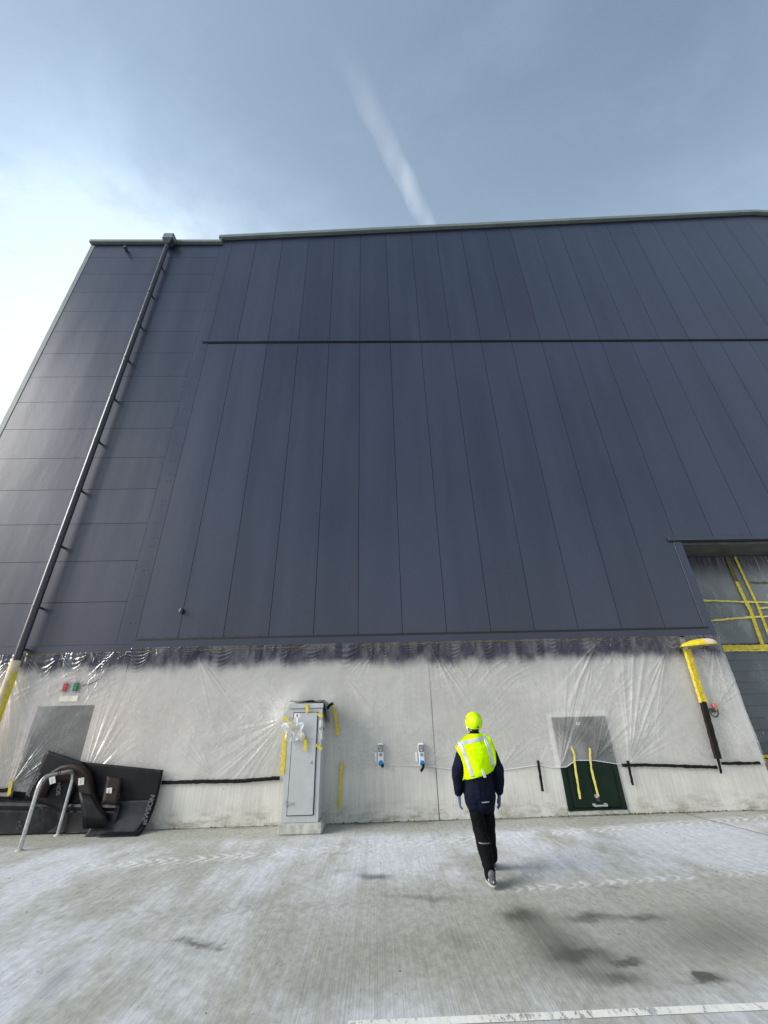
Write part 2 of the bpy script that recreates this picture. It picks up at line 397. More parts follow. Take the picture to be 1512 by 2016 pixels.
# vertical panels, lower field
edges = [XS]+[float(i) for i in range(-4, 21)]
for x0, x1 in zip(edges[:-1], edges[1:]):
    lo = 3.40 if x1 <= 8.01 else 5.60
    panel([(x0+gap, lo), (x1-gap, lo), (x1-gap, 12.62), (x0+gap, 12.62)])
    panel([(x0+gap, 12.72), (x1-gap, 12.72), (x1-gap, ztop(x1)-.24), (x0+gap, ztop(x0)-.24)])
# horizontal panels, left field
zj = [3.29]+[4.244+.9961*i for i in range(14)]+[ZTL-.03]
for z0, z1 in zip(zj[:-1], zj[1:]):
    panel([(XL+.14, z0+.005), (-5.33, z0+.005), (-5.33, z1-.005), (XL+.14, z1-.005)])
t = MB().box(-5.322, XS+.012, YC-.006, .085, 3.29, ZTL-.03); t.box(-5.27, XS+.012, YC-.006, .085, ZTL-.03, ztop(-5.2)-.25)
t.build('strip_trim', CLAD, WH, bevel=.003, seg=1)
MB().box(XL-.02, XL+.13, YC-.012, .2, 3.29, ZTL-.03).build('corner_trim', COPE, WH, bevel=.004, seg=1)
# string course: thin folded drip half way up
MB().prism([(-5.1, 12.67), (XR, 12.67), (XR, 12.715), (-5.1, 12.715)], YC-.045, .07).build('drip_trim', CLAD, WH)
MB().box(-5.09, XR, YC-.02, .06, 12.635, 12.669).build('drip_slot', SLOT, WH)
# base flashing
MB().box(XS+.02, 7.99, YC-.045, .05, 3.20, 3.352).build('base_flashing', CLAD, WH, bevel=.004, seg=1)
MB().box(XS+.01, 7.98, YC-.03, .05, 3.353, 3.398).build('base_slot', SLOT, WH)
MB().box(7.992, XB-.002, YC-.03, .06, 3.20, 3.398).build('base_flashing', CLAD, WH, bevel=.003, seg=1)
MB().box(XL, XS+.018, YC-.03, .05, 3.125, 3.287).build('base_flashing', CLAD, WH, bevel=.004, seg=1)
# bay jamb and lintel
MB().box(7.905, XB, YC-.014, .5, 3.40, 5.505).build('jamb_trim', CLAD, WH, bevel=.004, seg=1)
MB().box(7.893, 7.904, YC-.002, .08, 3.40, 5.52).build('jamb_slot', SLOT, WH)
MB().box(7.80, XR, YC-.05, .06, 5.512, 5.60).build('lintel_trim', CLAD, WH, bevel=.004, seg=1)
MB().box(7.79, XR, YC-.03, .04, 5.485, 5.511).build('lintel_slot', SLOT, WH)
MB().box(XB-.01, XR, .045, 1.05, 5.43, 5.50).build('soffit', plain('soffit film over metal', (.075, .08, .07), .5, var=.35, sc=3), WH)
MB().box(XB-.14, XB, .5, 1.06, 0, 5.42).build('bay_return', CONC, WH)
# copings
MB().box(XL-.06, -5.30, -.13, .5, ZTL+.02, ZTL+.16).build('coping', COPE, WH, bevel=.01)
MB().prism([(-5.42, ztop(-5.42)-.19), (16.38, ztop(16.38)-.19), (16.38, ztop(16.38)-.02), (-5.42, ztop(-5.42)-.02)], -.15, .52).build('coping', COPE, WH, bevel=.01)
MB().prism([(16.385, ztop(16.38)-.19), (XR, ztop(XR)-.19), (XR, ztop(XR)-.02), (16.385, ztop(16.38)-.02)], -.15, .52).build('coping', COPE, WH, bevel=.01)
MB().prism([(-5.30, ztop(-5.3)-.255), (16.38, ztop(16.38)-.255), (XR, ztop(XR)-.255), (XR, ztop(XR)-.195), (16.38, ztop(16.38)-.195), (-5.3, ztop(-5.3)-.195)], YC-.02, .4).build('coping_shadow_line', SLOT, WH)  # dark strip put in as the shadow line under the main coping
MB().box(XL, -5.31, YC-.02, .4, ZTL-.045, ZTL-.002).build('coping_shadow_line', SLOT, WH)  # painted shadow line under the left coping
MB().box(-5.40, -5.285, -.12, .5, ZTL+.192, ztop(-5.4)-.192).build('coping_end', COPE, WH, bevel=.006)
# roof sheets so that the volume is closed
MB().box(XL, -5.2, .1, 26, ZTL-.049, ZTL+.02).build('roof', COPE, WH)
MB().prism([(-5.19, ztop(-5.2)-.05), (16.38, ztop(16.38)-.05), (XR, ztop(XR)-.05), (XR, ztop(XR)-.03), (16.38, ztop(16.38)-.03), (-5.19, ztop(-5.2)-.03)], .55, 26.3).build('roof', COPE, WH)
# fixing screws along the trims
sc = MB()
def screw(x, z, y=YC-.018, r=.006): sc.box(x-r, x+r, y-.002, y+.012, z-r, z+r)
for i in range(15):
    for s in (-.06, .02): screw(XS-.12+s*1.3, 3.75+i*.62)
    screw(XS-.16, 3.95+i*.93); screw(XS-.045, 3.95+i*.93)
for i in range(50):
    if -4.8+i*.26 < 7.9: screw(-4.8+i*.26, 3.43)
    screw(-4.8+i*.5, 12.76)
    if 8+i*.25 < 20: screw(8.0+i*.25, 5.64)
for i in range(5): screw(7.87, 3.6+i*.42)
o = sc.build('screw_heads', TRIM, WH); o['kind'] = 'stuff'
# precast base wall
HX0, HX1, HZ0, HZ1 = 4.02, 5.12, .07, 1.635      # hatch
DX0, DX1, DZ1 = -6.59, -5.43, 2.10               # door
def cpanel(boxes):
    m = MB()
    for bx in boxes: m.box(*bx)
    return m.build('concrete_panel', CONC, WH)
cpanel([(XL, DX0, 0, .09, 0, 3.12), (DX0, DX1, 0, .09, DZ1, 3.12), (DX1, 1.535, 0, .09, 0, 3.195)])
cpanel([(1.555, HX0, 0, .09, 0, 3.195), (HX0, HX1, 0, .09, HZ1, 3.195), (HX0, HX1, 0, .09, 0, HZ0), (HX1, XB, 0, .09, 0, 3.195)])
MB().box(1.5352, 1.5548, .012, .05, 0, 3.19).build('joint_seal', plain('grey joint seal', (.23, .225, .20), .8), WH)
MB().box(XB-.14, XB, .091, .499, 0, 3.19).build('wall_return', CONC, WH)
kk = MB()
for x0, x1 in ((XL, DX0), (DX1, 1.535), (1.555, HX0-.04), (HX1+.04, XB)): kk.box(x0, x1, -.006, .004, 0, .135)
kk.build('wall_kicker', CONC, WH)
MB().box(HX0-.02, HX1+.02, -.03, .05, 0, .06).build('hatch_sill', PAD, WH, bevel=.006)
# door behind the film
dr = MB().box(DX0+.02, DX1-.02, .17, .21, 0, DZ1-.02).build('door', DOORP, WH, bevel=.004)
m_ = MB().box(DX0, DX0+.05, .0902, .2, 0, DZ1); m_.box(DX1-.05, DX1, .0902, .2, 0, DZ1); m_.box(DX0+.05, DX1-.05, .0902, .2, DZ1-.05, DZ1)
m_.build('frame', plain('pale door frame', (.36, .35, .32), .5), dr)
MB().box(DX0+.12, DX0+.15, .10, .17, .95, 1.12).build('handle', STEEL, dr, bevel=.006)
MB().box(DX0, DX1, .212, .3, 0, DZ1).build('door_backing', GAP, WH)
# dark green plant-room hatch
ht = MB().box(HX0+.105, HX1-.105, -.03, .02, HZ0+.05, HZ1-.06).build('hatch_door', GREEN, WH, bevel=.006)
m_ = MB().box(HX0-.015, HX0+.055, -.026, .06, HZ0, HZ1+.015); m_.box(HX1-.055, HX1+.015, -.026, .06, HZ0, HZ1+.015)
m_.box(HX0+.0552, HX0+.098, -.014, .06, HZ0+.02, HZ1-.05); m_.box(HX1-.098, HX1-.0552, -.014, .06, HZ0+.02, HZ1-.05)
m_.box(HX0+.0552, HX1-.0552, -.024, .06, HZ1-.05, HZ1+.013); m_.box(HX0+.0552, HX1-.0552, -.012, .06, HZ0, HZ0+.04)
m_.build('frame', GREEN, ht, bevel=.003, seg=1)
MB().box(HX0, HX1, .061, .3, HZ0, HZ1).build('hatch_backing', GAP, WH)
hz_ = .145
m_ = MB().tube([(4.50, -.03, hz_+.02), (4.50, -.085, hz_+.02)], .026); m_.tube([(4.72, -.03, hz_+.02), (4.72, -.085, hz_+.02)], .026); m_.tube([(4.49, -.09, hz_+.01), (4.73, -.09, hz_+.01)], .018)
auto_smooth(m_.build('handle', STEEL, ht))
MB().tube([(4.58, -.03, .30), (4.58, -.055, .30)], .032, 14).build('lock', STEEL, ht)
MB().box(4.575, 4.64, -.034, -.0295, .215, .28).build('escutcheon', DGREY, ht)
MB().box(4.49, 4.56, -.0338, -.0302, 1.50, 1.55).build('sticker', PAPER, ht)
MB().box(4.512, 4.54, -.0346, -.0338, 1.515, 1.535).build('print', DGREY, ht)
# bay interior: wall above, roller shutter below
MB().box(XB, XR, 1.0, 1.055, 3.06, 5.425).build('bay_wall', plain('bay grey panel', (.060, .066, .068), .6, var=.25, sc=2), WH)
for k in range(12):
    MB().box(XB+.0, XR, 1.012-.004*(k % 2), 1.055, k*.25+.006, k*.25+.246).build('shutter_slat', plain('shutter grey', (.052, .057, .062), .5, var=.12, sc=3) if k == 0 else bpy.data.materials['shutter grey'], WH, bevel=.01, seg=1)

# ------------------------------------------------------------------ downpipe and roof fittings
xp = float(W(185, 880, -.2)[0]); DPX = xp
DP = thing('downpipe', 'dark grey rainwater downpipe with square hopper running down the left cladding', 'downpipe', (DPX, -.2, 0))
auto_smooth(MB().tube([(DPX, -.2, 2.95), (DPX, -.2, 17.85)], .072, 20).build('pipe', PIPE, DP))
m_ = MB().box(DPX-.19, DPX+.19, -.34, -.10, 17.86, 18.16)
m_.build('hopper', COPE, DP, bevel=.02)
MB().add([(DPX-.2, -.34, 17.86), (DPX+.2, -.34, 17.86), (DPX+.2, -.08, 17.86), (DPX-.2, -.08, 17.86), (DPX-.08, -.28, 17.62), (DPX+.08, -.28, 17.62), (DPX+.08, -.12, 17.62), (DPX-.08, -.12, 17.62)],
         [(0, 1, 5, 4), (1, 2, 6, 5), (2, 3, 7, 6), (3, 0, 4, 7), (4, 5, 6, 7), (0, 3, 2, 1)]).build('hopper_outlet', PIPE, DP)
for z in [3.22, 4.12]+[5.6+1.55*i for i in range(8)]:
    m_ = MB().tube([(DPX, -.2, z-.022), (DPX, -.2, z+.022)], .079, 20); m_.box(DPX-.022, DPX+.022, -.13, YC, z-.02, z+.02)
    m_.build('bracket', PIPE, DP)
PW = thing('pipe_wrap', 'cream paper and yellow tape wrapped round the foot of the downpipe', 'wrapping', (DPX, -.2, 0))
pz = np.linspace(0, 2.98, 16)
auto_smooth(MB().tube([(DPX, -.2, z) for z in pz], [.088+.008*math.sin(z*9)+.004*math.sin(z*23) for z in pz], 18).build('paper', CARD, PW))
A = np.array([[(DPX+.09*math.cos(t_)*(1+.02*math.sin(z*8)), -.2+.1*math.sin(t_), z) for t_ in np.linspace(-.75, .5, 7)] for z in np.linspace(0, 2.75, 24)])
A[..., 0] += .012; MB().grid(A).build('yellow_strip', YEL, PW, smooth=True)
fx = W(247, 487, -.15)
LB = thing('roof_bracket', 'small metal bracket below the left parapet coping', 'bracket', tuple(fx))
MB().box(fx[0]-.05, fx[0]+.03, -.2, YC, fx[2]-.05, fx[2]+.02).build('arm', DGREY, LB); MB().box(fx[0]+.0, fx[0]+.09, -.24, -.14, fx[2]-.13, fx[2]-.02).build('head', DGREY, LB, bevel=.01)
fx = W(357, 1203, -.06)
LB = thing('wall_sensor', 'small black oval sensor on a joint of the lower dark cladding', 'sensor', tuple(fx))
auto_smooth(MB().tube([(fx[0]+.006, -.07, fx[2]+.062), (fx[0]+.006, -.075, fx[2]+.045), (fx[0], -.085, fx[2]), (fx[0]-.004, -.075, fx[2]-.05), (fx[0]-.004, -.07, fx[2]-.062)], [.012, .036, .043, .034, .012], 12).build('housing', DGREY, LB))
MB().box(fx[0]-.02, fx[0]+.02, -.06, YC, fx[2]-.03, fx[2]+.03).build('base', PIPE, LB)

# ------------------------------------------------------------------ masking film
def h1(n, seed): return np.random.default_rng(seed).random(n)
def n1(x, seed):                                   # 1-d value noise
    L = h1(4096, seed); i = np.floor(x).astype(int); f = x-i; f = f*f*(3-2*f)
    return L[i % 4096]*(1-f)+L[(i+1) % 4096]*f
def n2(x, y, seed):
    L = np.random.default_rng(seed).random((128, 128)); i, j = np.floor(x).astype(int), np.floor(y).astype(int)
    f, g_ = x-i, y-j; f = f*f*(3-2*f); g_ = g_*g_*(3-2*g_)
    q = lambda a, b: L[a % 128, b % 128]
    return (q(i, j)*(1-f)+q(i+1, j)*f)*(1-g_)+(q(i, j+1)*(1-f)+q(i+1, j+1)*f)*g_
def ridge(x, seed):
    n = n1(x, seed); return (1-np.abs(2*n-1))**2
def fan(x, z, ax, az, ang, hw, freq, amp, rmax, seed):
    dx_, dz_ = x-ax, z-az; r = np.hypot(dx_, dz_)+1e-6
    th = (np.arctan2(dz_, dx_)-math.radians(ang)+math.pi) % (2*math.pi)-math.pi
    w = np.clip(1-np.abs(th)/math.radians(hw), 0, 1); w = w*w*(3-2*w)
    env = (r/(r+.06))*np.exp(-(r/rmax)**2)
    return 2.5*amp*w*env*(ridge(th*freq+50, seed)+.5*ridge(th*freq*2.3+90, seed+1))
def swags(x, z, zt, pins, seed, amp=.026):
    out = np.zeros_like(x); rs = np.random.default_rng(seed)
    for a, b in zip(pins[:-1], pins[1:]):
        L = rs.uniform(.2, .55)*min(1, (b-a)/.5+.3); nf = rs.uniform(1.8, 3.2); asym = rs.uniform(.75, 1.3); aa = amp*rs.uniform(.5, 1.3)
        s = np.clip((x-a)/(b-a), 0, 1); s = s**asym; w = (x >= a) & (x <= b)
        k = (zt-z)/(4*s*(1-s)*L+.015)
        out += w*aa*np.sin(2*math.pi*k*nf)*np.exp(-((k-.55)/.5)**2)*np.clip(4*s*(1-s)*1.5, 0, 1)
    return out
def film_sheet(name, label, x0, x1, nx, nz, zt, zb, fans, mat, pins=None, seed=1, base=(.05, .012), Y=0., tents=(), hem=None, lump=.02, group=None, pleat=.006):
    xs_ = np.linspace(x0, x1, nx); t_ = np.linspace(0, 1, nz)
    X = np.repeat(xs_[None], nz, 0); Tt = np.repeat(t_[:, None], nx, 1)
    ZT, ZB = zt(xs_), zb(xs_); zlo = ZB.min()-.01; Z = ZT+(zlo-ZT)*Tt; dep = ZT-Z
    Tt = np.clip(dep/(ZT-ZB), 0, 1)
    d = base[0]*np.exp(-dep/.35)+base[1]
    d += lump*(n2(X*1.3+5, Z*1.7+9, seed)-.2)*np.clip(dep*3, 0, 1)*np.clip((1-Tt)*6, 0, 1) + .006*(n2(X*5+3, Z*6+2, seed+1))
    d += .0025*n2(X*19, Z*17, seed+2)
    wx, wz = n2(X*.8+3, Z*.8+1, seed+11)*1.6, n2(X*.9+7, Z*.9+2, seed+12)*1.6
    q1 = 1-np.abs(2*n2((X+.8*Z)*2.2+wx*2+20, (Z-.6*X)*8+wz*2+40, seed+13)-1); q2 = 1-np.abs(2*n2((X-.5*Z)*3+wx+60, (Z+.9*X)*9+wz*2+60, seed+14)-1)
    msk = np.clip(n2(X*.9+31, Z*1.2+17, seed+15)*2.6-1.0, 0, 1)*np.clip((1-Tt)*5, 0, 1)
    d += lump*.8*msk*(q1**4*.6+q2**5*.5)
    if pleat: d += pleat*ridge(X*16+.5*np.sin(X*3), seed+3)*np.exp(-(dep/.33)**2)*(.3+n1(X*2.1, seed+4)) + .45*pleat*ridge(X*38, seed+5)*np.exp(-(dep/.55)**2)*n1(X*1.3, seed+6)
    if pins is not None: d += np.abs(swags(X, Z, ZT, pins, seed+7))
    for i, fa in enumerate(fans): d += fan(X, Z, *fa, seed=seed+20+3*i)
    for ax, az, rad, am in tents: d += am*np.exp(-((X-ax)**2+(Z-az)**2)/rad**2)
    hm = np.clip((X-3.9)/.1, 0, 1)*np.clip((5.24-X)/.1, 0, 1)*np.clip((1.76-Z)/.1, 0, 1) if Y == 0 else 0.
    d = d+.036*hm
    A_ = np.stack([X, Y-d-.004, Z], -1)
    Z_ = np.where((Z < ZB) & (Z > ZB-.03), ZB, Z); A_[..., 2] = Z_          # trim to the hem line
    mb = MB(); mb.grid(A_); zc_ = (Z[:-1, :-1]+Z[1:, 1:])/2; keep = (zc_ > (ZB[:-1]+ZB[1:])[None]/2-.004).ravel()
    mb.f = [f for f, k_ in zip(mb.f, keep) if k_]
    o = mb.build(name, mat, None, smooth=True, origin=np.array([(x0+x1)/2, Y, float(ZB.min())]))
    bm = bmesh.new(); bm.from_mesh(o.data); bmesh.ops.delete(bm, geom=[v for v in bm.verts if not v.link_faces], context='VERTS'); bm.to_mesh(o.data); bm.free()
    if hem:
        pts = [np.array([xs_[j], np.interp(-ZB[j], -Z[:, j], A_[:, j, 1])-.004, ZB[j]-.003]) for j in range(0, nx, 4) if hem[0] <= xs_[j] <= hem[1]]
        h_ = MB().tube(pts, .0055, 6).build('rolled_hem', HEM, o, smooth=True)
    tag(o, label, 'plastic film', group); return o
HEM = plain('doubled white film', (.72, .73, .75), .35, var=.05)
FILM = mat_film('masking film', (2.60, 2.92), body=.17, patch=.22)
FILMB = mat_film('bay masking film', (4.40, 5.30), body=.20, tint=(.52, .57, .57), patch=.2)
FILMC = mat_film('crumpled clear film', None, body=.40, patch=.35, tint=(.86, .87, .88))
def poly_z(pts):
    P_ = np.array([W(*p)[[0, 2]] for p in pts]); return lambda x: np.interp(x, P_[:, 0], P_[:, 1])
drip_z = lambda x: np.where(x < XS, 3.13, 3.205)
bot_pts = [(-60, 1560), (22, 1556), (60, 1560), (160, 1552), (320, 1542), (440, 1534), (550, 1531), (554.5, 1527), (556, 1480), (559, 1440), (563, 1410), (568, 1398), (575, 1392), (640, 1386), (652, 1386), (659, 1400), (664, 1446), (668, 1490), (671, 1512), (676, 1520), (705, 1513), (749, 1503), (790, 1506), (828, 1506), (868, 1511), (905, 1516), (960, 1516), (1000, 1514), (1059, 1505), (1085, 1510), (1112, 1509), (1130, 1496), (1165, 1496), (1212, 1503), (1235, 1505), (1300, 1505), (1409, 1510)]
P_ = np.array([W(*p)[[0, 2]] for p in bot_pts]); ordr = np.maximum.accumulate(P_[:, 0]+np.arange(len(P_))*1e-4)
zb_main = lambda x: np.interp(x, ordr, P_[:, 1])
def A2(px, py): q = W(px, py); return float(q[0]), float(q[2])
fans = [
    (*A2(563, 1415), 212, 62, 9, .016, 1.3), (*A2(559, 1450), 240, 40, 9, .010, .8), (*A2(570, 1395), 155, 40, 6, .010, .8),
    (*A2(745, 1503), 178, 50, 9, .010, .6), (*A2(750, 1500), 25, 40, 9, .010, .7), (*A2(828, 1505), 168, 40, 9, .012, .7), (*A2(832, 1505), 25, 45, 8, .009, .5),
    (*A2(905, 1515), 120, 60, 7, .007, .5), (*A2(985, 1512), 35, 50, 8, .009, .5), (*A2(1059, 1503), 130, 55, 9, .008, .5), (*A2(1062, 1503), 40, 50, 9, .006, .4),
    (*A2(1100, 1510), 58, 30, 15, .016, 1.6), (*A2(1168, 1494), 48, 50, 10, .016, 1.0), (*A2(1126, 1490), 130, 55, 9, .008, .5),
    (*A2(1236, 1500), 62, 34, 10, .018, 1.9), (*A2(1238, 1503), 28, 28, 12, .012, 1.0), (*A2(1306, 1284), 238, 24, 14, .016, 1.6), (*A2(1409, 1508), 150, 40, 9, .009, .8),
    (*A2(163, 1546), 75, 26, 14, .016, 1.3), (*A2(163, 1548), 40, 30, 9, .012, .8), (*A2(20, 1552), 50, 60, 9, .012, .7), (*A2(20, 1552), 90, 30, 9, .008, 1.2),
    (*A2(28, 1300), -75, 35, 14, .010, 1.6), (*A2(235, 1280), 240, 25, 10, .012, .9), (*A2(325, 1530), 150, 30, 9, .008, .9), (*A2(420, 1530), 150, 50, 8, .007, .9),
    (*A2(660, 1500), 20, 50, 9, .010, .8), (*A2(668, 1512), 5, 30, 10, .008, .8), (*A2(665, 1440), -15, 60, 7, .010, .7), (*A2(680, 1330), -35, 40, 6, .010, 1.0),
    (*A2(850, 1278), -60, 28, 10, .014, 1.1), (*A2(390, 1290), -50, 28, 8, .012, 1.2), (*A2(1170, 1265), 235, 25, 10, .014, 1.4), (*A2(742, 1270), 235, 35, 9, .012, .5), (*A2(742, 1270), -50, 30, 9, .012, .5)]
pins = [-7.2]
while pins[-1] < 7.1: pins.append(pins[-1]+float(rng.choice([.22, .3, .42, .6, .8])))
pins = [p for p in pins if p < 7.15]+[7.2]
film_sheet('masking_film', 'large clear wrinkled plastic sheet with dark oversprayed top hung across the concrete wall', -7.22, 7.2, 1500, 210, drip_z, zb_main, fans, FILM, pins, 3,
           tents=((-1.42, 1.80, .30, .16), (-1.1, 2.08, .32, .06), (-.55, 2.0, .22, .10), (.46, .95, .10, .05), (1.27, .93, .10, .05)), hem=(.6, 5.25))
film_sheet('masking_film', 'gathered plastic sheet at the far left beyond the downpipe', -9.9, -7.26, 260, 130, lambda x: 3.12+0*x, lambda x: .65+0*x, [(-7.3, 3.1, 230, 40, 14, .012, 1.6), (-8.2, 3.1, 270, 60, 9, .010, 1.)], FILM, [-9.9, -9.2, -8.6, -8.1, -7.7, -7.27], 41)
fr_fans = [(*A2(1408, 1392), 50, 60, 9, .014, .7), (*A2(1405, 1395), -50, 40, 7, .012, 1.1), (*A2(1490, 1500), 135, 35, 8, .010, 1.2), (*A2(1365, 1282), -60, 40, 10, .014, .8), (*A2(1400, 1270), 255, 40, 8, .016, 1.0), (*A2(1425, 1495), 70, 40, 9, .008, .6)]
film_sheet('masking_film', 'narrow plastic sheet between the black duct and the wall corner', 7.33, 8.13, 180, 230, drip_z, poly_z([(1418, 1503), (1497, 1502.5)]), fr_fans, FILM, [7.33, 7.5, 7.75, 8.13], 55)
# bay films hang on the recessed wall
bay_fans = [(9.2, 3.2, 60, 60, 8, .004, 1.0), (11.2, 4.8, 200, 50, 9, .007, .8), (12, 4.3, 190, 40, 9, .008, 1.2), (10.9, 3.2, 60, 60, 9, .008, .8)]
film_sheet('masking_film', 'smoky oversprayed plastic sheet high in the recessed bay', XB+.01, 13., 260, 130, lambda x: 5.42+0*x, lambda x: 3.14+0*x, bay_fans, FILMB, None, 71, base=(.012, .012), Y=.995, lump=.012)
film_sheet('masking_film', 'smooth grey plastic sheet over the shutter low in the recessed bay', XB+.01, 13., 260, 150, lambda x: 3.06+0*x, lambda x: .72+0*x, [(12, .8, 130, 30, 9, .004, 2.)], mat_film('shutter masking film', None, body=.12, tint=(.46, .53, .56), patch=.18), None, 83, base=(.01, .012), Y=.995, lump=.012)

# ------------------------------------------------------------------ tapes
def tape(label, pts, w, mat, Y=-.05, group=None, name=None, thick=.0015, jag=.003, cat='tape'):
    """a strip of adhesive tape through surveyed points on an upright plane"""
    p = [np.array(W(px, py, Y)) for px, py in pts]; out = []
    L = sum(np.linalg.norm(b-a) for a, b in zip(p[:-1], p[1:])); n = max(6, int(L/.05))
    cum = np.cumsum([0]+[np.linalg.norm(b-a) for a, b in zip(p[:-1], p[1:])])
    q = np.stack([np.interp(np.linspace(0, L, n), cum, [a[i] for a in p]) for i in range(3)], -1)
    rs = np.random.default_rng(abs(hash(pts[0])) % 9999)
    A_ = []
    for i in range(n):
        tg = q[min(i+1, n-1)]-q[max(i-1, 0)]; tg /= np.linalg.norm(tg); sd_ = np.array([-tg[2], 0, tg[0]])
        e0, e1 = rs.normal(0, jag, 2); y = rs.normal(0, .0012)
        A_.append([q[i]-sd_*(w/2+e0)+v3(0, y, 0), q[i]+v3(0, y-.001, 0), q[i]+sd_*(w/2+e1)+v3(0, y, 0)])
    m = MB().grid(np.array(A_)[:, ::-1]); org = p[-1].copy()
    o = m.build(name or ('black_tape' if mat is BLACK else 'yellow_tape'), mat, None, origin=org)
    md = o.modifiers.new('thickness', 'SOLIDIFY'); md.thickness = thick; md.offset = 1
    return tag(o, label, cat, group)
tape('long black tape under the film from the black boards to the cabinet', [(318, 1541), (380, 1539), (470, 1538), (551, 1531.5)], .062, BLACK)
tape('short black tape at the far left edge beside a yellow tab', [(-30, 1559), (24, 1555)], .06, BLACK)
tape('upright black tape alone on the wall left of the green door', [(1059, 1497), (1068.7, 1558)], .052, BLACK)
tape('long black tape under the film right of the green door', [(1224.4, 1507), (1269, 1506), (1412.8, 1510.7)], .054, BLACK)
tape('short upright black tape crossing the long tape right of the green door', [(1235.8, 1497.5), (1239, 1512), (1246, 1546)], .048, BLACK, Y=-.056)
tape('level black tape holding the narrow film at the right wall corner', [(1420, 1503), (1497, 1502.5)], .05, BLACK)
tape('black tape tail below the foot of the black duct', [(1412, 1488), (1420, 1523)], .055, BLACK, Y=-.08)
tape('thin dusty yellow masking tape along the foot of the dark cladding', [(30, 1291), (270, 1283.5), (700, 1270.5), (1000, 1261.5), (1345, 1257)], .020, OLIVE, Y=-.078, jag=.005)
tape('short yellow tape tab standing at the far left below the door', [(22.5, 1537), (17, 1566)], .06, YEL, Y=-.055)
tape('yellow tape hanging right of the cabinet with a folded black top', [(656.5, 1387), (660, 1407), (665.7, 1448)], .065, YEL, Y=-.09)
tape('lowest yellow tape on the wall right of the cabinet', [(673.7, 1501), (672, 1520), (668.4, 1590)], .055, YEL)
tape('left pale yellow tape strip hanging down the green door', [(1123.6, 1468), (1131.5, 1488), (1130.5, 1497), (1142, 1573)], .042, YELP, Y=-.085)
tape('right pale yellow tape strip reaching the lock of the green door', [(1161, 1473), (1162, 1496), (1165, 1517), (1177.8, 1568)], .042, YELP, Y=-.085)
# in the bay
YB = .93
def btape(label, pts, w, mat=YEL): return tape(label, pts, w*.85, mat, Y=YB, jag=.006)
btape('steep yellow tape left of two in the bay, top dulled by overspray', [(1431, 1096), (1450, 1145)], .12, OLIVE)
btape('steep bright yellow tape, left of two in the bay', [(1450, 1145), (1478, 1203), (1501, 1269)], .105)
btape('steep yellow tape right of two in the bay', [(1447, 1096), (1468, 1142), (1490, 1188), (1524, 1275)], .075)
btape('olive level tape high at the right edge of the bay', [(1475, 1146.5), (1560, 1147.5)], .04, OLIVE)
btape('level yellow tape, upper one across the bay film', [(1372, 1181.5), (1440, 1184), (1560, 1187.5)], .045, YELP)
btape('short level yellow tape between the two crossing tapes at the bay right edge', [(1494, 1197), (1560, 1195)], .04, YELP)
btape('sloping yellow tape, lower one across the bay film', [(1388, 1223), (1470, 1215.5), (1560, 1211)], .05, YELP)
btape('wide yellow tape band between the upper and lower bay films', [(1405, 1275), (1620, 1272.5)], .13)
btape('pale tape edging under the wide yellow band in the bay', [(1408, 1281.5), (1620, 1279)], .04, YELP)
btape('yellow tape at the foot of the shutter film in the bay', [(1480, 1489.5), (1600, 1488)], .07)
btape('lowest yellow tape on brown paper in the bay', [(1490, 1523), (1600, 1521)], .06, YELP)
bp = MB().box(XB+.02, 13, .955, .975, .10, .70).build('brown_paper', plain('brown masking paper', (.36, .27, .17), .8, var=.25, sc=4), None, origin=np.array([9.5, .96, .1]))
tag(bp, 'brown masking paper along the foot of the bay shutter', 'masking paper')

# ------------------------------------------------------------------ lights and sign over the door
def signal(px, py, col, label):
    c = W(px, py, -.03); t_ = thing('signal_lamp', label, 'signal lamp', tuple(c), 'signal lamps over the door')
    MB().box(c[0]-.075, c[0]+.075, -.012, .0, c[2]-.11, c[2]+.11).build('base', MGREY, t_, bevel=.004)
    auto_smooth(MB().box(c[0]-.068, c[0]+.068, -.075, -.0125, c[2]-.10, c[2]+.10).build('lens', plain(col[0], col[1], .25, var=.2, sc=20), t_, bevel=.03, seg=3))
signal(130, 1353, ('red lens', (.38, .05, .045)), 'red signal lamp over the door behind the film')
signal(150.5, 1352, ('green lens', (.03, .16, .09)), 'green signal lamp over the door behind the film')
c = W(137, 1375.5)
o = MB().box(c[0]-.185, c[0]+.185, -.03, -.001, c[2]-.055, c[2]+.055).build('sign_plate', plain('cream sign', (.86, .82, .66), .5), None, bevel=.005, origin=np.array([c[0], 0, c[2]]))
tag(o, 'cream sign plate just above the film-covered door', 'sign')
cb = [W(160, 1350, -.03), W(175, 1347, -.035), W(193, 1339, -.035), W(208, 1325, -.035), W(218, 1308, -.035), W(230, 1288, -.04)]
o = auto_smooth(MB().tube(cb, .013, 8).build('cable', DGREY, None, origin=np.array(cb[0]))); tag(o, 'grey cable curving up from the green signal lamp', 'cable')

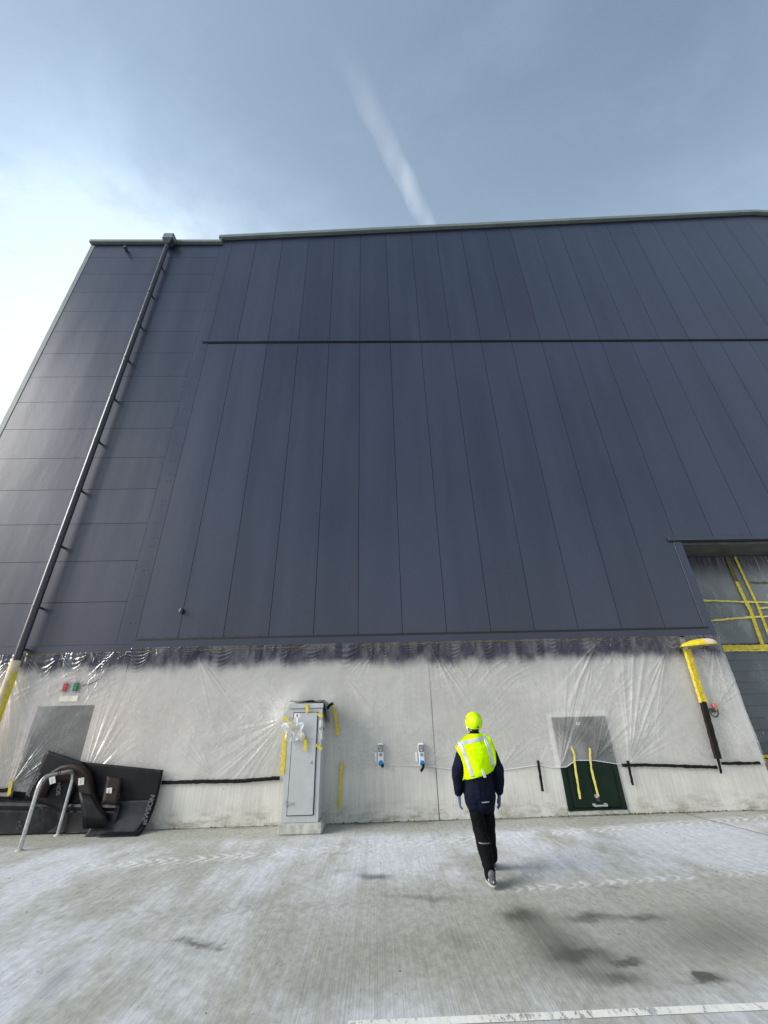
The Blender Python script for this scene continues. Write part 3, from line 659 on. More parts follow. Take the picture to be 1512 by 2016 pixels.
# ------------------------------------------------------------------ cabinet
CBX0, CBX1, CBY = -1.292, -.640, -.66
o = MB().box(-1.325, -.565, -.72, -.002, 0, .158).build('concrete_pad', PAD, None, bevel=.02, origin=np.array([-.94, -.36, 0]))
tag(o, 'low worn concrete pad under the grey cabinet', 'plinth')
CBT = thing('electrical_cabinet', 'tall grey steel electrical cabinet with taped film standing on a concrete pad', 'cabinet', (-.966, -.36, .16))
MB().box(CBX0, CBX1, CBY, -.01, .159, 1.93).build('body', CAB, CBT, bevel=.008)
MB().box(CBX0-.012, CBX1+.012, CBY-.02, -.01, 1.931, 2.02).build('top_cover', CAB, CBT, bevel=.012)
dx0, dx1, dz0, dz1 = -1.185, -.738, .27, 1.86
MB().box(dx0-.012, dx1+.016, CBY-.004, CBY+.002, dz0-.012, dz1+.012).build('door_gasket', SLOT, CBT)
dd = MB().box(dx0, dx1, CBY-.022, CBY-.003, dz0, dz1).build('door', CAB, CBT, bevel=.005)
c = W(611.3, 1500, CBY-.03); auto_smooth(MB().tube([(c[0], CBY-.02, c[2]), (c[0], CBY-.034, c[2]), (c[0], CBY-.036, c[2])], [.024, .024, .018], 14).build('lock', STEEL, dd))
MB().box(dx0-.05, dx0+.10, CBY-.036, CBY-.0225, .425, .455).build('latch', STEEL, dd, bevel=.004); MB().box(dx0-.045, dx0-.02, CBY-.045, CBY-.0225, .40, .48).build('latch_pin', STEEL, dd, bevel=.004)
c = W(585, 1409, CBY-.03)
MB().box(c[0]-.055, c[0]+.055, CBY-.0238, CBY-.0222, c[2]-.035, c[2]+.035).build('label_plate', PAPER, dd)
MB().box(c[0]-.012, c[0]+.012, CBY-.0246, CBY-.0238, c[2]-.022, c[2]+.022).build('print', DGREY, dd)
YF = CBY-.03
tape('yellow tape hanging along the left edge of the cabinet', [(561, 1443), (558.5, 1480), (555.4, 1525)], .075, YEL, Y=-.665)
tape('yellow tape tab at the upper left corner of the cabinet', [(558, 1417), (568, 1411)], .06, YEL, Y=-.70)
tape('short yellow tape over the cabinet top centre', [(604.9, 1386), (604.3, 1403)], .052, YEL, Y=YF-.004)
tape('crooked yellow tape slanting across the cabinet door', [(567, 1419), (578, 1432), (589, 1443), (598, 1454), (601.5, 1461), (599.6, 1479)], .055, YEL, Y=YF-.03)
tape('short yellow tape at the cabinet upper right', [(625, 1405.5), (635.3, 1411)], .05, YEL, Y=YF)
tape('short yellow tape right of the cabinet lock', [(622, 1466), (633, 1475.5)], .045, YEL, Y=YF)
tape('black tape square on the right edge of the cabinet', [(629, 1434.5), (638, 1434.5)], .05, BLACK, Y=YF-.004)
tape('black tape slanting from the cabinet top to the film edge', [(641, 1398.5), (648, 1390), (656, 1384)], .055, BLACK, Y=-.30)
def crumple(name, label, c, sx, sz, Y, mat, seed, amp=.05, rag=.3):
    n = 40; u, w = np.meshgrid(np.linspace(-1, 1, n), np.linspace(-1, 1, n)); th = np.arctan2(w, u)
    rr = 1-rag*n1(th*2.2+20, seed)
    X = c[0]+u*sx*rr; Z = c[2]+w*sz*rr; d = amp*n2(u*2.6+9, w*2.6+9, seed+1)+.5*amp*ridge((u*1.3+w)*3+9, seed+2)+.3*amp*n2(u*9, w*9, seed+3)
    o = MB().grid(np.stack([X, Y-d, Z], -1)).build(name, mat, None, smooth=True, origin=np.array([c[0], Y, c[2]-sz])); return tag(o, label, 'plastic film')
crumple('film_scrap', 'torn crumpled clear film taped over the cabinet door top left', W(577, 1438, YF), .25, .24, YF-.004, FILMC, 5, .06, .55)
crumple('film_scrap', 'narrow crumpled clear film on the cabinet right edge', W(631.5, 1435, YF), .05, .20, YF-.001, FILMC, 9, .02, .3)
# dark dusty film draped over the cabinet top
n = 44; u, w = np.meshgrid(np.linspace(0, 1, n), np.linspace(0, 1, n))
X = -1.30+u*.80; Yv = CBY-.01+w*.65
Zv = 2.03+.035*n2(u*6+3, w*5+1, 31)+.03*ridge(u*4+w*2+3, 33)+.05*np.clip(u-.7, 0, 1)
over = np.clip((X-(CBX1+.0))/.14, 0, 1); Zv = Zv-over**1.5*.45*(.6+.4*w)
X = X-over*.06
tag(MB().grid(np.stack([X, Yv, Zv], -1)).build('film_drape', plain('paint-dusted film', (.10, .105, .13), .35, var=.4, sc=6), None, smooth=True, origin=np.array([-.97, -.33, 2.02])), 'dark dusty film draped over the top of the cabinet', 'plastic film')

# ------------------------------------------------------------------ sockets
BLUE = plain('socket blue', (.02, .20, .52), .35, var=.1)
def socket(px, label):
    a_, b_ = W(px, 1463, -.08), W(px, 1509, -.08); x, z0, z1 = float(a_[0]), float(b_[2]), float(a_[2])
    t_ = thing('wall_socket', label, 'socket', (x, 0, z0), 'white and blue outdoor sockets')
    H = z1-z0
    auto_smooth(MB().box(x-.058, x+.058, -.09, -.001, z0, z1).build('housing', WHITE, t_, bevel=.014, seg=3))
    MB().box(x-.05, x+.05, -.102, -.088, z0+H*.62, z1-.03).build('window', MGREY, t_, bevel=.008)
    MB().box(x-.008, x+.008, -.112, -.1, z0+H*.66, z0+H*.72).build('breaker_toggle', WHITE, t_, bevel=.002)
    auto_smooth(MB().tube([(x, -.089, z0+H*.5), (x, -.1, z0+H*.5)], .03, 16).build('switch', MGREY, t_))
    auto_smooth(MB().tube([(x, -.085, z0+H*.16), (x, -.13, z0+H*.14), (x, -.14, z0+H*.13)], [.045, .047, .04], 18).build('socket_cap', BLUE, t_))
    auto_smooth(MB().box(x-.115, x-.072, -.06, -.001, z0+H*.17, z0+H*.62).build('side_cover', WHITE, t_, bevel=.012, seg=2))
    return x, z0
xa, za = socket(749, 'left of the two white sockets with blue cap, at the film hem'); xb_, zb_ = socket(828.5, 'right of the two white sockets, with black tape hanging from its cap')
tape('black tape square on the left socket', [(753, 1503), (753, 1511)], .05, BLACK, Y=-.135)
tape('black tape folded below the right socket', [(834, 1502), (833.5, 1511), (828.5, 1519)], .045, BLACK, Y=-.135)

# ------------------------------------------------------------------ duct, emergency button, wrapped lamp
def ductpiece(name, label, p0, p1, w, d, mat, cat):
    a_, b_ = W(*p0, -.16), W(*p1, -.16); m = MB(); n = 14; A_ = []
    for i in range(n+1):
        q = a_+(b_-a_)*i/n; j = .003*math.sin(i*2.1)
        A_.append([(q[0]-w/2+j, -d+.075, q[2]), (q[0]-w/2+j, -d, q[2]), (q[0]+w/2+j, -d+.004*math.sin(i*1.7), q[2]), (q[0]+w/2+j, -d+.075, q[2])])
    m.grid(np.array(A_)[::-1]); o = m.build(name, mat, None, origin=b_); return tag(o, label, cat)
ductpiece('taped_duct', 'yellow taped upper length of the upright cable duct below the lamp', (1354, 1278), (1387, 1383), .12, .165, mat_tape('wrapped yellow tape', (.66, .52, .045), .55, var=.4), 'duct')
ductpiece('taped_duct', 'black taped lower length of the upright cable duct', (1385.5, 1381), (1416, 1494), .10, .168, plain('black taped duct', (.012, .009, .007), .55, var=.5, sc=12, spec=.2), 'duct')
c = W(1404, 1389, -.08)
EB = thing('emergency_button', 'red mushroom button with a looped black cable beside the black duct', 'button', tuple(c))
RED = plain('faded red', (.62, .16, .14), .4)
auto_smooth(MB().tube([(c[0], -.05, c[2]), (c[0], -.09, c[2]), (c[0], -.13, c[2]+.005), (c[0], -.14, c[2]+.005)], [.03, .045, .05, .03], 16).build('mushroom_head', RED, EB))
MB().box(c[0]-.05, c[0]+.035, -.07, -.02, c[2]-.13, c[2]-.05).build('box', DGREY, EB, bevel=.008)
MB().box(c[0]+.02, c[0]+.09, -.075, -.055, c[2]-.09, c[2]-.055).build('yellow_tab', YEL, EB, bevel=.004)
lp = [(c[0]-.12+.085*(1-math.cos(k))+.0, -.09, c[2]-.10-.11*math.sin(k)) for k in np.linspace(-.5, math.pi+.2, 14)]
auto_smooth(MB().tube(lp, .013, 8).build('cable_loop', DGREY, EB))
c = W(1383, 1270, -.34)
LM = thing('wall_lamp', 'yellow wrapped wall lamp at the corner below the dark cladding', 'lamp', tuple(c))
YELW = mat_tape('yellow wrap film', (.76, .60, .03), .4, var=.4)
def lampring(x, w_, h_, dz_=0., n=16, top=True):
    return [(x, -.34+w_*math.cos(k), c[2]+dz_+h_*math.sin(k)) for k in np.linspace(0, math.pi, n)]
L0, L1 = float(W(1350, 1278, -.45)[0]), float(W(1416, 1266, -.45)[0])
sx_ = np.linspace(0, 1, 18)
prof = [(.02+.15*math.sin(min(1, s*1.25)*math.pi*.62)**.8*(1 if s < .8 else math.sqrt(max(0.02, 1-((s-.8)/.2)**2)))) for s in sx_]
A = np.array([lampring(L0+(L1-L0)*s, p_, p_*.72+.01, .035*s-.02) for s, p_ in zip(sx_, prof)])
i_ = 10
MB().grid(A[:i_+1]).build('yellow_wrap', YELW, LM, smooth=True); MB().grid(A[i_:]).build('cream_wrap', plain('cream lamp paper', (.68, .56, .46), .6, var=.12), LM, smooth=True)
bt = A[:, [0, -1]].copy(); MB().grid(bt[:, ::-1]).build('underside', DGREY, LM)
rim = [A[k, 0] for k in range(18)]+[A[k, -1] for k in range(17, -1, -1)]
MB().tube(rim, .012, 8).build('rim', YELW, LM, smooth=True)
MB().tube([(L1-.2, -.36, c[2]+.008), (L1-.2, -.36, c[2]-.012)], .028, 12).build('lens', WHITE, LM)
MB().tube([(L0+.06, -.33, c[2]-.01), (L0+.08, -.05, c[2]-.03)], .03, 10).build('arm', DGREY, LM)

# ------------------------------------------------------------------ hoop barrier
def bend(pts, r=.16, n=7):
    out = [pts[0]]
    for a_, b_, c_ in zip(pts[:-2], pts[1:-1], pts[2:]):
        a_, b_, c_ = map(np.array, (a_, b_, c_)); u_ = (a_-b_)/np.linalg.norm(a_-b_); w_ = (c_-b_)/np.linalg.norm(c_-b_)
        p0, p1 = b_+u_*r, b_+w_*r
        for s in np.linspace(0, 1, n): out.append((1-s)**2*p0+2*s*(1-s)*b_+s*s*p1)
    out.append(pts[-1]); return [np.array(p) for p in out]
HB = thing('hoop_barrier', 'galvanised steel hoop stand in front of the black plastic boards', 'hoop barrier', (-5.32, -.62, 0))
hp = bend([(-5.33, -1.066, 0), (-5.33, -1.066, .985), (-5.33, -.225, .985), (-5.33, -.225, 0)], .19)
auto_smooth(MB().tube(hp, .030, 16).build('tube', STEEL, HB))
for y in (-1.066, -.225): MB().tube([(-5.33, y, 0), (-5.33, y, .008), (-5.33, y, .02)], [.06, .055, .036], 16).build('foot_collar', PAD, HB)
MB().tube([(-5.33, -.72, .985), (-5.33, -.69, .985)], .0318, 16).build('mark', DGREY, HB); MB().tube([(-5.33, -.66, .985), (-5.33, -.64, .985)], .0318, 16).build('mark', DGREY, HB)

# ------------------------------------------------------------------ black plastic boards on the left
def zp(x, y): return x/4.32, 1400+y/4.32
def sheet(name, label, A_, mat, thick=.008, cat='board', group='black plastic boards by the door'):
    A_ = np.array(A_); org = A_.reshape(-1, 3).mean(0); org[2] = A_[..., 2].min()
    o = MB().grid(A_).build(name, mat, None, smooth=True, origin=org)
    md = o.modifiers.new('thickness', 'SOLIDIFY'); md.thickness = thick; md.offset = 0
    return tag(o, label, cat, group)
def lettering(txt, size, Mx, mat, parent):
    cu = bpy.data.curves.new('lettering', 'FONT'); cu.body = txt; cu.size = size; cu.align_x = 'CENTER'; cu.align_y = 'CENTER'; cu.extrude = .0006; cu.offset = .004*size/.1
    o_ = bpy.data.objects.new('tmp', cu); COL.objects.link(o_); bpy.context.view_layer.update()
    me = bpy.data.meshes.new_from_object(o_.evaluated_get(bpy.context.evaluated_depsgraph_get())); bpy.data.objects.remove(o_)
    me.transform(Matrix.Translation(-Vector(parent_loc(parent))) @ Mx); return link('lettering', me, mat, parent)
def frame(origin, xdir, ydir):
    x_ = Vector(xdir).normalized(); y_ = Vector(ydir); y_ = (y_-x_*y_.dot(x_)).normalized(); z_ = x_.cross(y_)
    return Matrix(((x_[0], y_[0], z_[0], origin[0]), (x_[1], y_[1], z_[1], origin[1]), (x_[2], y_[2], z_[2], origin[2]), (0, 0, 0, 1)))
# big board leaning on the wall, bottom curling forward
xs = np.linspace(-6.0, -3.72, 40); s_ = np.linspace(0, 1, 26); A = []
for s in s_:
    row = []
    for x in xs:
        top = np.interp(x, [-5.307, -3.721], [1.108, .934]) if x > -5.307 else 1.108
        z = top*(1-s)**1.0 if s < .75 else top*.25*((1-s)/.25)**1.6
        y = -.115-.05*s*np.clip((x+5.2)/.6, .3, 1)-.30*np.clip((s-.62)/.38, 0, 1)**2*np.clip((x+4.9)/.5, 0, 1)
        row.append((x-.075*np.clip((s-.35)/.65, 0, 1)**1.5*(x+6)/2.28, y, max(z, .006)))
    A.append(row)
big = sheet('plastic_board', 'largest black plastic board leaning on the wall with grey lettering on its edge', np.array(A)[:, ::-1], PP)
lettering('JEWSON', .115, frame((-3.80, -.235, .34), (.12, .10, 1), (-1, .0, .1)), PRINT, big)
# upper board behind the arch
c0, c1, c2 = (W(*zp(400, 330), -.14), W(*zp(712, 432), -.14), W(*zp(225, 725), -.14))
A = [[c0+(c1-c0)*u_+(c2-c0)*w_+v3(0, -.03*w_-.01*math.sin(u_*3), 0) for u_ in np.linspace(0, 1.05, 14)] for w_ in np.linspace(0, 1.02, 14)]
up = sheet('plastic_board', 'tilted black board behind the arched piece, topmost in front of the door', np.array(A)[:, ::-1], PP)
lettering('JEWSON', .095, frame(W(*zp(285, 620), -.185), W(*zp(330, 540), -.13)-W(*zp(240, 700), -.13), (-1, 0, .2)), PRINT, up)
lettering('SON', .10, frame(W(*zp(500, 660), -.19), W(*zp(505, 600), -.14)-W(*zp(495, 720), -.14), (-1, 0, 0)), PRINT, up)
# arched piece
outer = [zp(*q) for q in [(325, 735), (345, 660), (385, 580), (440, 515), (520, 467), (600, 452), (680, 470), (730, 510), (760, 570), (772, 640), (785, 700), (812, 765), (850, 830), (905, 885)]]
inner = [zp(*q) for q in [(395, 735), (405, 690), (425, 650), (455, 620), (500, 600), (545, 595), (600, 598), (640, 615), (662, 650), (672, 700), (680, 750), (690, 800), (700, 850), (705, 900)]]
A = []
for (o_, i__) in zip(outer, inner):
    p0, p1 = W(*o_, -.285), W(*i__, -.22)
    A.append([p0+v3(0, .13, 0), p0+v3(0, .06, 0)]+[p0+(p1-p0)*k+v3(0, -.02*math.sin(k*3.1), 0) for k in np.linspace(0, 1, 6)])
arch = sheet('plastic_board', 'brown black board bent into an arch behind the hoop stand', np.array(A), PPB)
for q, r_ in (((445, 588), .3), ((690, 598), .1)):
    p_ = W(*zp(*q), -.30); mm = frame(p_, (1, .0, r_), (0, -.25, 1)); w_, h_ = .052, .060
    me = MB().add([mm @ Vector((a_, b_, 0)) for a_, b_ in ((-w_, -h_), (w_, -h_), (w_, h_), (-w_, h_))], [(0, 1, 2, 3)]).build('sticker', PAPER, arch)
    MB().add([mm @ Vector((a_, b_, .003)) for a_, b_ in ((-w_*.1, -h_*.7), (w_*.0, -h_*.7), (w_*.0, h_*.5), (-w_*.1, h_*.5))], [(0, 1, 2, 3)]).build('print', PRINT, me)
# black flank running down from the arch
A = [[W(*zp(674+k*21, 690+k*4), -.285), W(*zp(684+k*30, 780+k*8), -.31), W(*zp(696+k*41, 880+k*3), -.34), W(*zp(704+k*40, 1003-k*2), -.36)] for k in range(6)]
A = np.array(A); A[0, 0] += v3(0, .0, 0)
sheet('plastic_board', 'black board flank hanging from the right foot of the arch', A, PP)
# small piece with a sticker
c0, c1, c2 = W(*zp(912, 555), -.20), W(*zp(1035, 572), -.20), W(*zp(870, 770), -.30)
A = [[c0+(c1-c0)*u_+(c2-c0)*w_ for u_ in np.linspace(0, 1, 6)] for w_ in np.linspace(0, 1.05, 8)]
sm = sheet('plastic_board', 'small dark offcut with a white sticker leaning on the largest board', np.array(A)[:, ::-1], PPB)
p_ = W(*zp(927, 681), -.275); mm = frame(p_, (1, 0, .05), (.28, -.2, 1))
st_ = MB().add([mm @ Vector((a_, b_, 0)) for a_, b_ in ((-.05, -.055), (.05, -.055), (.05, .055), (-.05, .055))], [(0, 1, 2, 3)]).build('sticker', PAPER, sm)
MB().add([mm @ Vector((a_, b_, .003)) for a_, b_ in ((-.006, -.035), (.002, -.035), (.002, .03), (-.006, .03))], [(0, 1, 2, 3)]).build('print', PRINT, st_)
lettering('SO', .075, frame(W(*zp(1005, 720), -.19), W(*zp(1010, 690), -.19)-W(*zp(1000, 750), -.19), (-1, 0, 0)), PRINT, big)
# curved sheet in front of the big board
xs = np.linspace(-4.75, -3.80, 24); A = []
for s in np.linspace(0, 1, 18):
    row = []
    for x in xs:
        z = .475*(1-s)**1.25; y = -.19-.21*s**2.2
        row.append((x-.14*s**2*(x+4.75)/.95, y, max(z, .012)))
    A.append(row)
fs = sheet('plastic_board', 'curled black sheet in front of the lettered board, low on the ground', np.array(A)[:, ::-1], PPD, .012)
# long folded trough lying in front
def ty(x): return min(-.12, -.155-.13*(x+5.3))
A = []
for f_ in np.linspace(0, 1, 34):
    row = []
    for (l, r2, off, zmin) in (((-260, 716), (1004, 766), .12, 0), ((-260, 772), (1013, 800), .0, 0), ((-260, 800), (1018, 822), -.012, 0), ((-260, 842), (1010, 852), .022, 0), ((-260, 858), (1006, 866), .0, 0), ((-260, 950), (985, 938), .012, 0), ((-260, 1044), (962, 1004), -.01, .006), ((-260, 1044), (962, 1004), .10, .006)):
        zx, zy = l[0]+(r2[0]-l[0])*f_, l[1]+(r2[1]-l[1])*f_
        p_ = W(*zp(zx, zy), -.12); y = min(ty(p_[0])+off, -.03); p_ = W(*zp(zx, zy), y)
        row.append((p_[0], y, max(zmin, p_[2]) if zmin == 0 else max(.006, min(p_[2], .03))))
    A.append(row)
tr = sheet('plastic_trough', 'long folded black plastic trough lying in front of the boards', np.array(A), PPT, .008, 'trough'); auto_smooth(tr, .3)
for k, (px, py) in enumerate([(205, 930), (190, 985), (215, 965), (380, 800), (395, 812)]):
    p_ = W(*zp(px, py), -.03); y = ty(p_[0]); MB().box(p_[0]-.018, p_[0]+.018, y-.022, y+.006, p_[2]-.006, p_[2]+.006).build('scuff', PRINT, tr)
# grey-black plank on the ground
A = [[G(*zp(*q)) + v3(0, 0, z_) for q, z_ in (((560, 1015+k*9), .02), ((740, 1008+k*10), .03), ((925-k*2, 1005+k*10), .02))] for k in range(5)]
sheet('plastic_board', 'flat grey black strip lying on the ground before the trough', np.array(A)[::-1], plain('dusty black plastic', (.045, .048, .055), .5, var=.3, sc=6), .006)

# ------------------------------------------------------------------ moss and grit at the wall foot
mm = MB(); rs = np.random.default_rng(4)
for k in range(420):
    x = rs.choice([rs.normal(4.6, .5), rs.normal(5.6, .7), rs.uniform(-3.5, 8)]); y = -abs(rs.normal(0, .035))-.012; r_ = rs.uniform(.006, .022)
    if -1.4 < x < -.5: continue
    a_ = rs.uniform(0, 6)
    mm.add([(x+r_*math.cos(a_+i*2.09)*1.4, y+r_*math.sin(a_+i*2.09), .002) for i in range(3)]+[(x, y, r_*.9)], [(0, 1, 3), (1, 2, 3), (2, 0, 3)])
o = mm.build('moss', plain('olive moss', (.075, .070, .028), .9, var=.4, sc=30)); tag(o, 'olive moss and grit along the foot of the wall', 'moss', kind='stuff')
mm = MB()
for k in range(160):
    x, y = rs.uniform(-5, 6), rs.uniform(-5.3, -.2); r_ = rs.uniform(.003, .009); a_ = rs.uniform(0, 6)
    mm.add([(x+r_*math.cos(a_+i*1.57)*1.5, y+r_*math.sin(a_+i*1.57), .001) for i in range(4)]+[(x, y, r_)], [(0, 1, 4), (1, 2, 4), (2, 3, 4), (3, 0, 4)])
o = mm.build('grit', plain('grit', (.14, .13, .115), .9)); tag(o, 'loose grit scattered on the concrete yard', 'grit', kind='stuff')

# ------------------------------------------------------------------ person
PX, PY = 1.755, -2.88
PER = thing('person', 'person in yellow helmet, yellow vest and dark work clothes walking towards the wall', 'person', (PX, PY, 0))
def loft(mb, pts, n=18):
    """pts: (x, y, z, rx, ry): elliptical tube with rounded ends"""
    P_ = [np.array(p[:3], float) for p in pts]; R_ = [(p[3], p[4]) for p in pts]; vs = []; rows = []
    m = len(P_)
    ext = [(0, s) for s in (.05, .5, .8)]; rings = []
    t0 = P_[0]-P_[1]; t0 /= np.linalg.norm(t0); t1 = P_[-1]-P_[-2]; t1 /= np.linalg.norm(t1)
    for s in (.995, .85, .5): rings.append((P_[0]+t0*min(R_[0])*s, [q*math.sqrt(1-s*s) for q in R_[0]], -t0))
    for i in range(m):
        t = P_[min(i+1, m-1)]-P_[max(i-1, 0)]; rings.append((P_[i], R_[i], t/np.linalg.norm(t)))
    for s in (.5, .85, .995): rings.append((P_[-1]+t1*min(R_[-1])*s, [q*math.sqrt(1-s*s) for q in R_[-1]], t1))
    for p, (ra, rb), t in rings:
        a = v3(1, 0, 0)-t*t[0]
        if np.linalg.norm(a) < .2: a = v3(0, 0, 1)-t*t[2]
        a /= np.linalg.norm(a); b = np.cross(t, a)
        vs += [p+a*ra*math.cos(k*2*math.pi/n)+b*rb*math.sin(k*2*math.pi/n) for k in range(n)]
    L = len(rings)
    fs = [(i*n+k, i*n+(k+1) % n, (i+1)*n+(k+1) % n, (i+1)*n+k) for i in range(L-1) for k in range(n)]
    fs += [tuple(range(n-1, -1, -1)), tuple((L-1)*n+k for k in range(n))]
    mb.add(vs, fs)
def blob(name, chains, vox, mat, parent, smooth_it=6, wob=0.):
    mb = MB()
    for c_ in chains: loft(mb, c_)
    me = mb.mesh('tmp', parent_loc(parent)); o_ = bpy.data.objects.new('tmp', me); COL.objects.link(o_)
    r_ = o_.modifiers.new('r', 'REMESH'); r_.mode = 'VOXEL'; r_.voxel_size = vox
    s_m = o_.modifiers.new('s', 'SMOOTH'); s_m.iterations = smooth_it; s_m.factor = .5
    if wob:
        tx = bpy.data.textures.new('folds', 'CLOUDS'); tx.noise_scale = .11
        d_ = o_.modifiers.new('d', 'DISPLACE'); d_.texture = tx; d_.strength = wob; d_.mid_level = .5
    bpy.context.view_layer.update()
    me2 = bpy.data.meshes.new_from_object(o_.evaluated_get(bpy.context.evaluated_depsgraph_get())); bpy.data.objects.remove(o_)
    return link(name, me2, mat, parent, True)
SKIN = plain('skin', (.45, .27, .20), .5, var=.06)
NAVY = plain('navy softshell', (.0032, .005, .0165), .8, var=.3, sc=7, bmp=.55, spec=.14, bsc=2.2, bd=.03)
TROU = plain('black work trousers', (.0026, .0027, .0042), .85, var=.3, sc=7, bmp=.55, spec=.12, bsc=2.2, bd=.03)
HIVI = None
m, nt_, p_n = newmat('fluorescent yellow cloth'); v_ = pos(nt_)
setc(nt_, p_n, 'Base Color', mixc(nt_, noise(nt_, v_, (14, 14, 14), 4).ss(.3, .7), (.52, .88, .0), (.62, .98, .0))); p_n.inputs['Roughness'].default_value = .85; p_n.inputs['Specular IOR Level'].default_value = .1
setc(nt_, p_n, 'Normal', bump(nt_, noise(nt_, v_, (13, 13, 20), 4), .6, .03)); HIVI = m
HELM = plain('fluorescent yellow helmet', (.55, .88, .0), .4, var=.10, sc=14, spec=.25, dirt=(.40, .66, .01))
REFL = plain('silver reflective tape', (.55, .56, .59), .35, .25, var=.08, sc=30)
GLOV = plain('pale blue nitrile glove', (.075, .12, .22), .45, var=.2, sc=30)
SHOE = plain('grey sport shoe', (.07, .07, .085), .7, var=.6, sc=28); SOLE = plain('pale shoe sole', (.38, .38, .37), .6, var=.4, sc=30)
# joints (world)
hipL, kneL, ankL = (1.665, -2.87, .93), (1.70, -2.86, .50), (1.725, -3.13, .10)
hipR, kneR, ankR = (1.845, -2.86, .93), (1.862, -2.70, .50), (1.878, -2.60, .09)
shL, elL, wrL = (1.555, -2.86, 1.40), (1.475, -2.90, 1.13), (1.478, -2.83, .885)
shR, elR, wrR = (1.945, -2.84, 1.42), (2.035, -2.90, 1.14), (2.022, -2.83, .885)
HD = v3(1.790, -2.79, 1.685)
def seg(a_, b_, ra, rb, n=2, bulge=0.):
    a_, b_ = np.array(a_), np.array(b_); out = []
    for i in range(n+1):
        s = i/n; r_ = ra+(rb-ra)*s+bulge*math.sin(s*math.pi); out.append((*(a_+(b_-a_)*s), r_, r_))
    return out
# body: one continuous figure under the clothes
hx, hy, hz = HD
blob('body', [
    [(1.755, -2.865, .92, .15, .10), (1.755, -2.865, 1.05, .145, .10), (1.755, -2.87, 1.2, .16, .105), (1.755, -2.865, 1.36, .175, .10), (1.765, -2.85, 1.46, .11, .075)],
    [(1.77, -2.84, 1.44, .06, .06), (1.785, -2.81, 1.60, .056, .06)],
    [(hx, hy+.03, hz-.085, .045, .05), (hx, hy+.015, hz-.04, .064, .078), (hx, hy-.005, hz+.02, .074, .095), (hx, hy-.012, hz+.07, .066, .085)],
    [(hx, hy+.085, hz+.01, .010, .012), (hx, hy+.108, hz-.03, .015, .014)],                    # nose
    [(hx-.02, hy+.082, hz-.065, .008, .008), (hx+.02, hy+.082, hz-.065, .008, .008)],           # lips
    [(hx-.078, hy-.005, hz+.012, .008, .017), (hx-.077, hy-.005, hz-.03, .007, .012)], [(hx+.078, hy-.005, hz+.012, .008, .017), (hx+.077, hy-.005, hz-.03, .007, .012)],
    [(hx-.05, hy+.078, hz+.022, .011, .008), (hx+.05, hy+.078, hz+.022, .011, .008)],
    seg(shL, elL, .052, .042), seg(elL, wrL, .040, .030), seg(shR, elR, .052, .042), seg(elR, wrR, .040, .030),
    seg(hipL, kneL, .078, .055), seg(kneL, ankL, .053, .038), seg(hipR, kneR, .078, .055), seg(kneR, ankR, .053, .038)], .011, SKIN, PER, 3)
for s in (-1, 1): MB().tube([(hx+s*.032, hy+.078, hz+.006), (hx+s*.032, hy+.088, hz+.006)], [.012, .007], 10).build('eye', WHITE, PER, smooth=True)
jk = blob('jacket', [
    [(1.748, -2.865, .79, .20, .15), (1.748, -2.865, .80, .205, .15), (1.75, -2.87, .86, .212, .15), (1.75, -2.875, .98, .20, .145), (1.75, -2.88, 1.12, .195, .15), (1.75, -2.885, 1.26, .205, .15), (1.755, -2.875, 1.38, .20, .13), (1.765, -2.86, 1.46, .15, .10), (1.775, -2.845, 1.52, .085, .082)],
    [(1.775, -2.84, 1.50, .078, .078), (1.785, -2.825, 1.555, .068, .07)],
    seg((1.60, -2.868, 1.395), elL, .092, .076, 3), seg(elL, wrL, .076, .056, 3, .006), seg((1.915, -2.86, 1.415), elR, .090, .074, 3), seg(elR, wrR, .074, .056, 3, .006)], .010, NAVY, PER, 4, .026)
tz = blob('trousers', [
    [(1.755, -2.865, .86, .165, .125), (1.755, -2.865, .97, .165, .12)],
    seg((1.672, -2.868, .88), kneL, .108, .082, 3), seg(kneL, (1.722, -3.085, .165), .085, .070, 3, .006), [(1.718, -3.06, .20, .074, .078), (1.725, -3.11, .12, .070, .082)],
    seg((1.840, -2.862, .88), kneR, .106, .084, 3), seg(kneR, (1.876, -2.61, .14), .082, .070, 3), ], .009, TROU, PER, 4, .032)
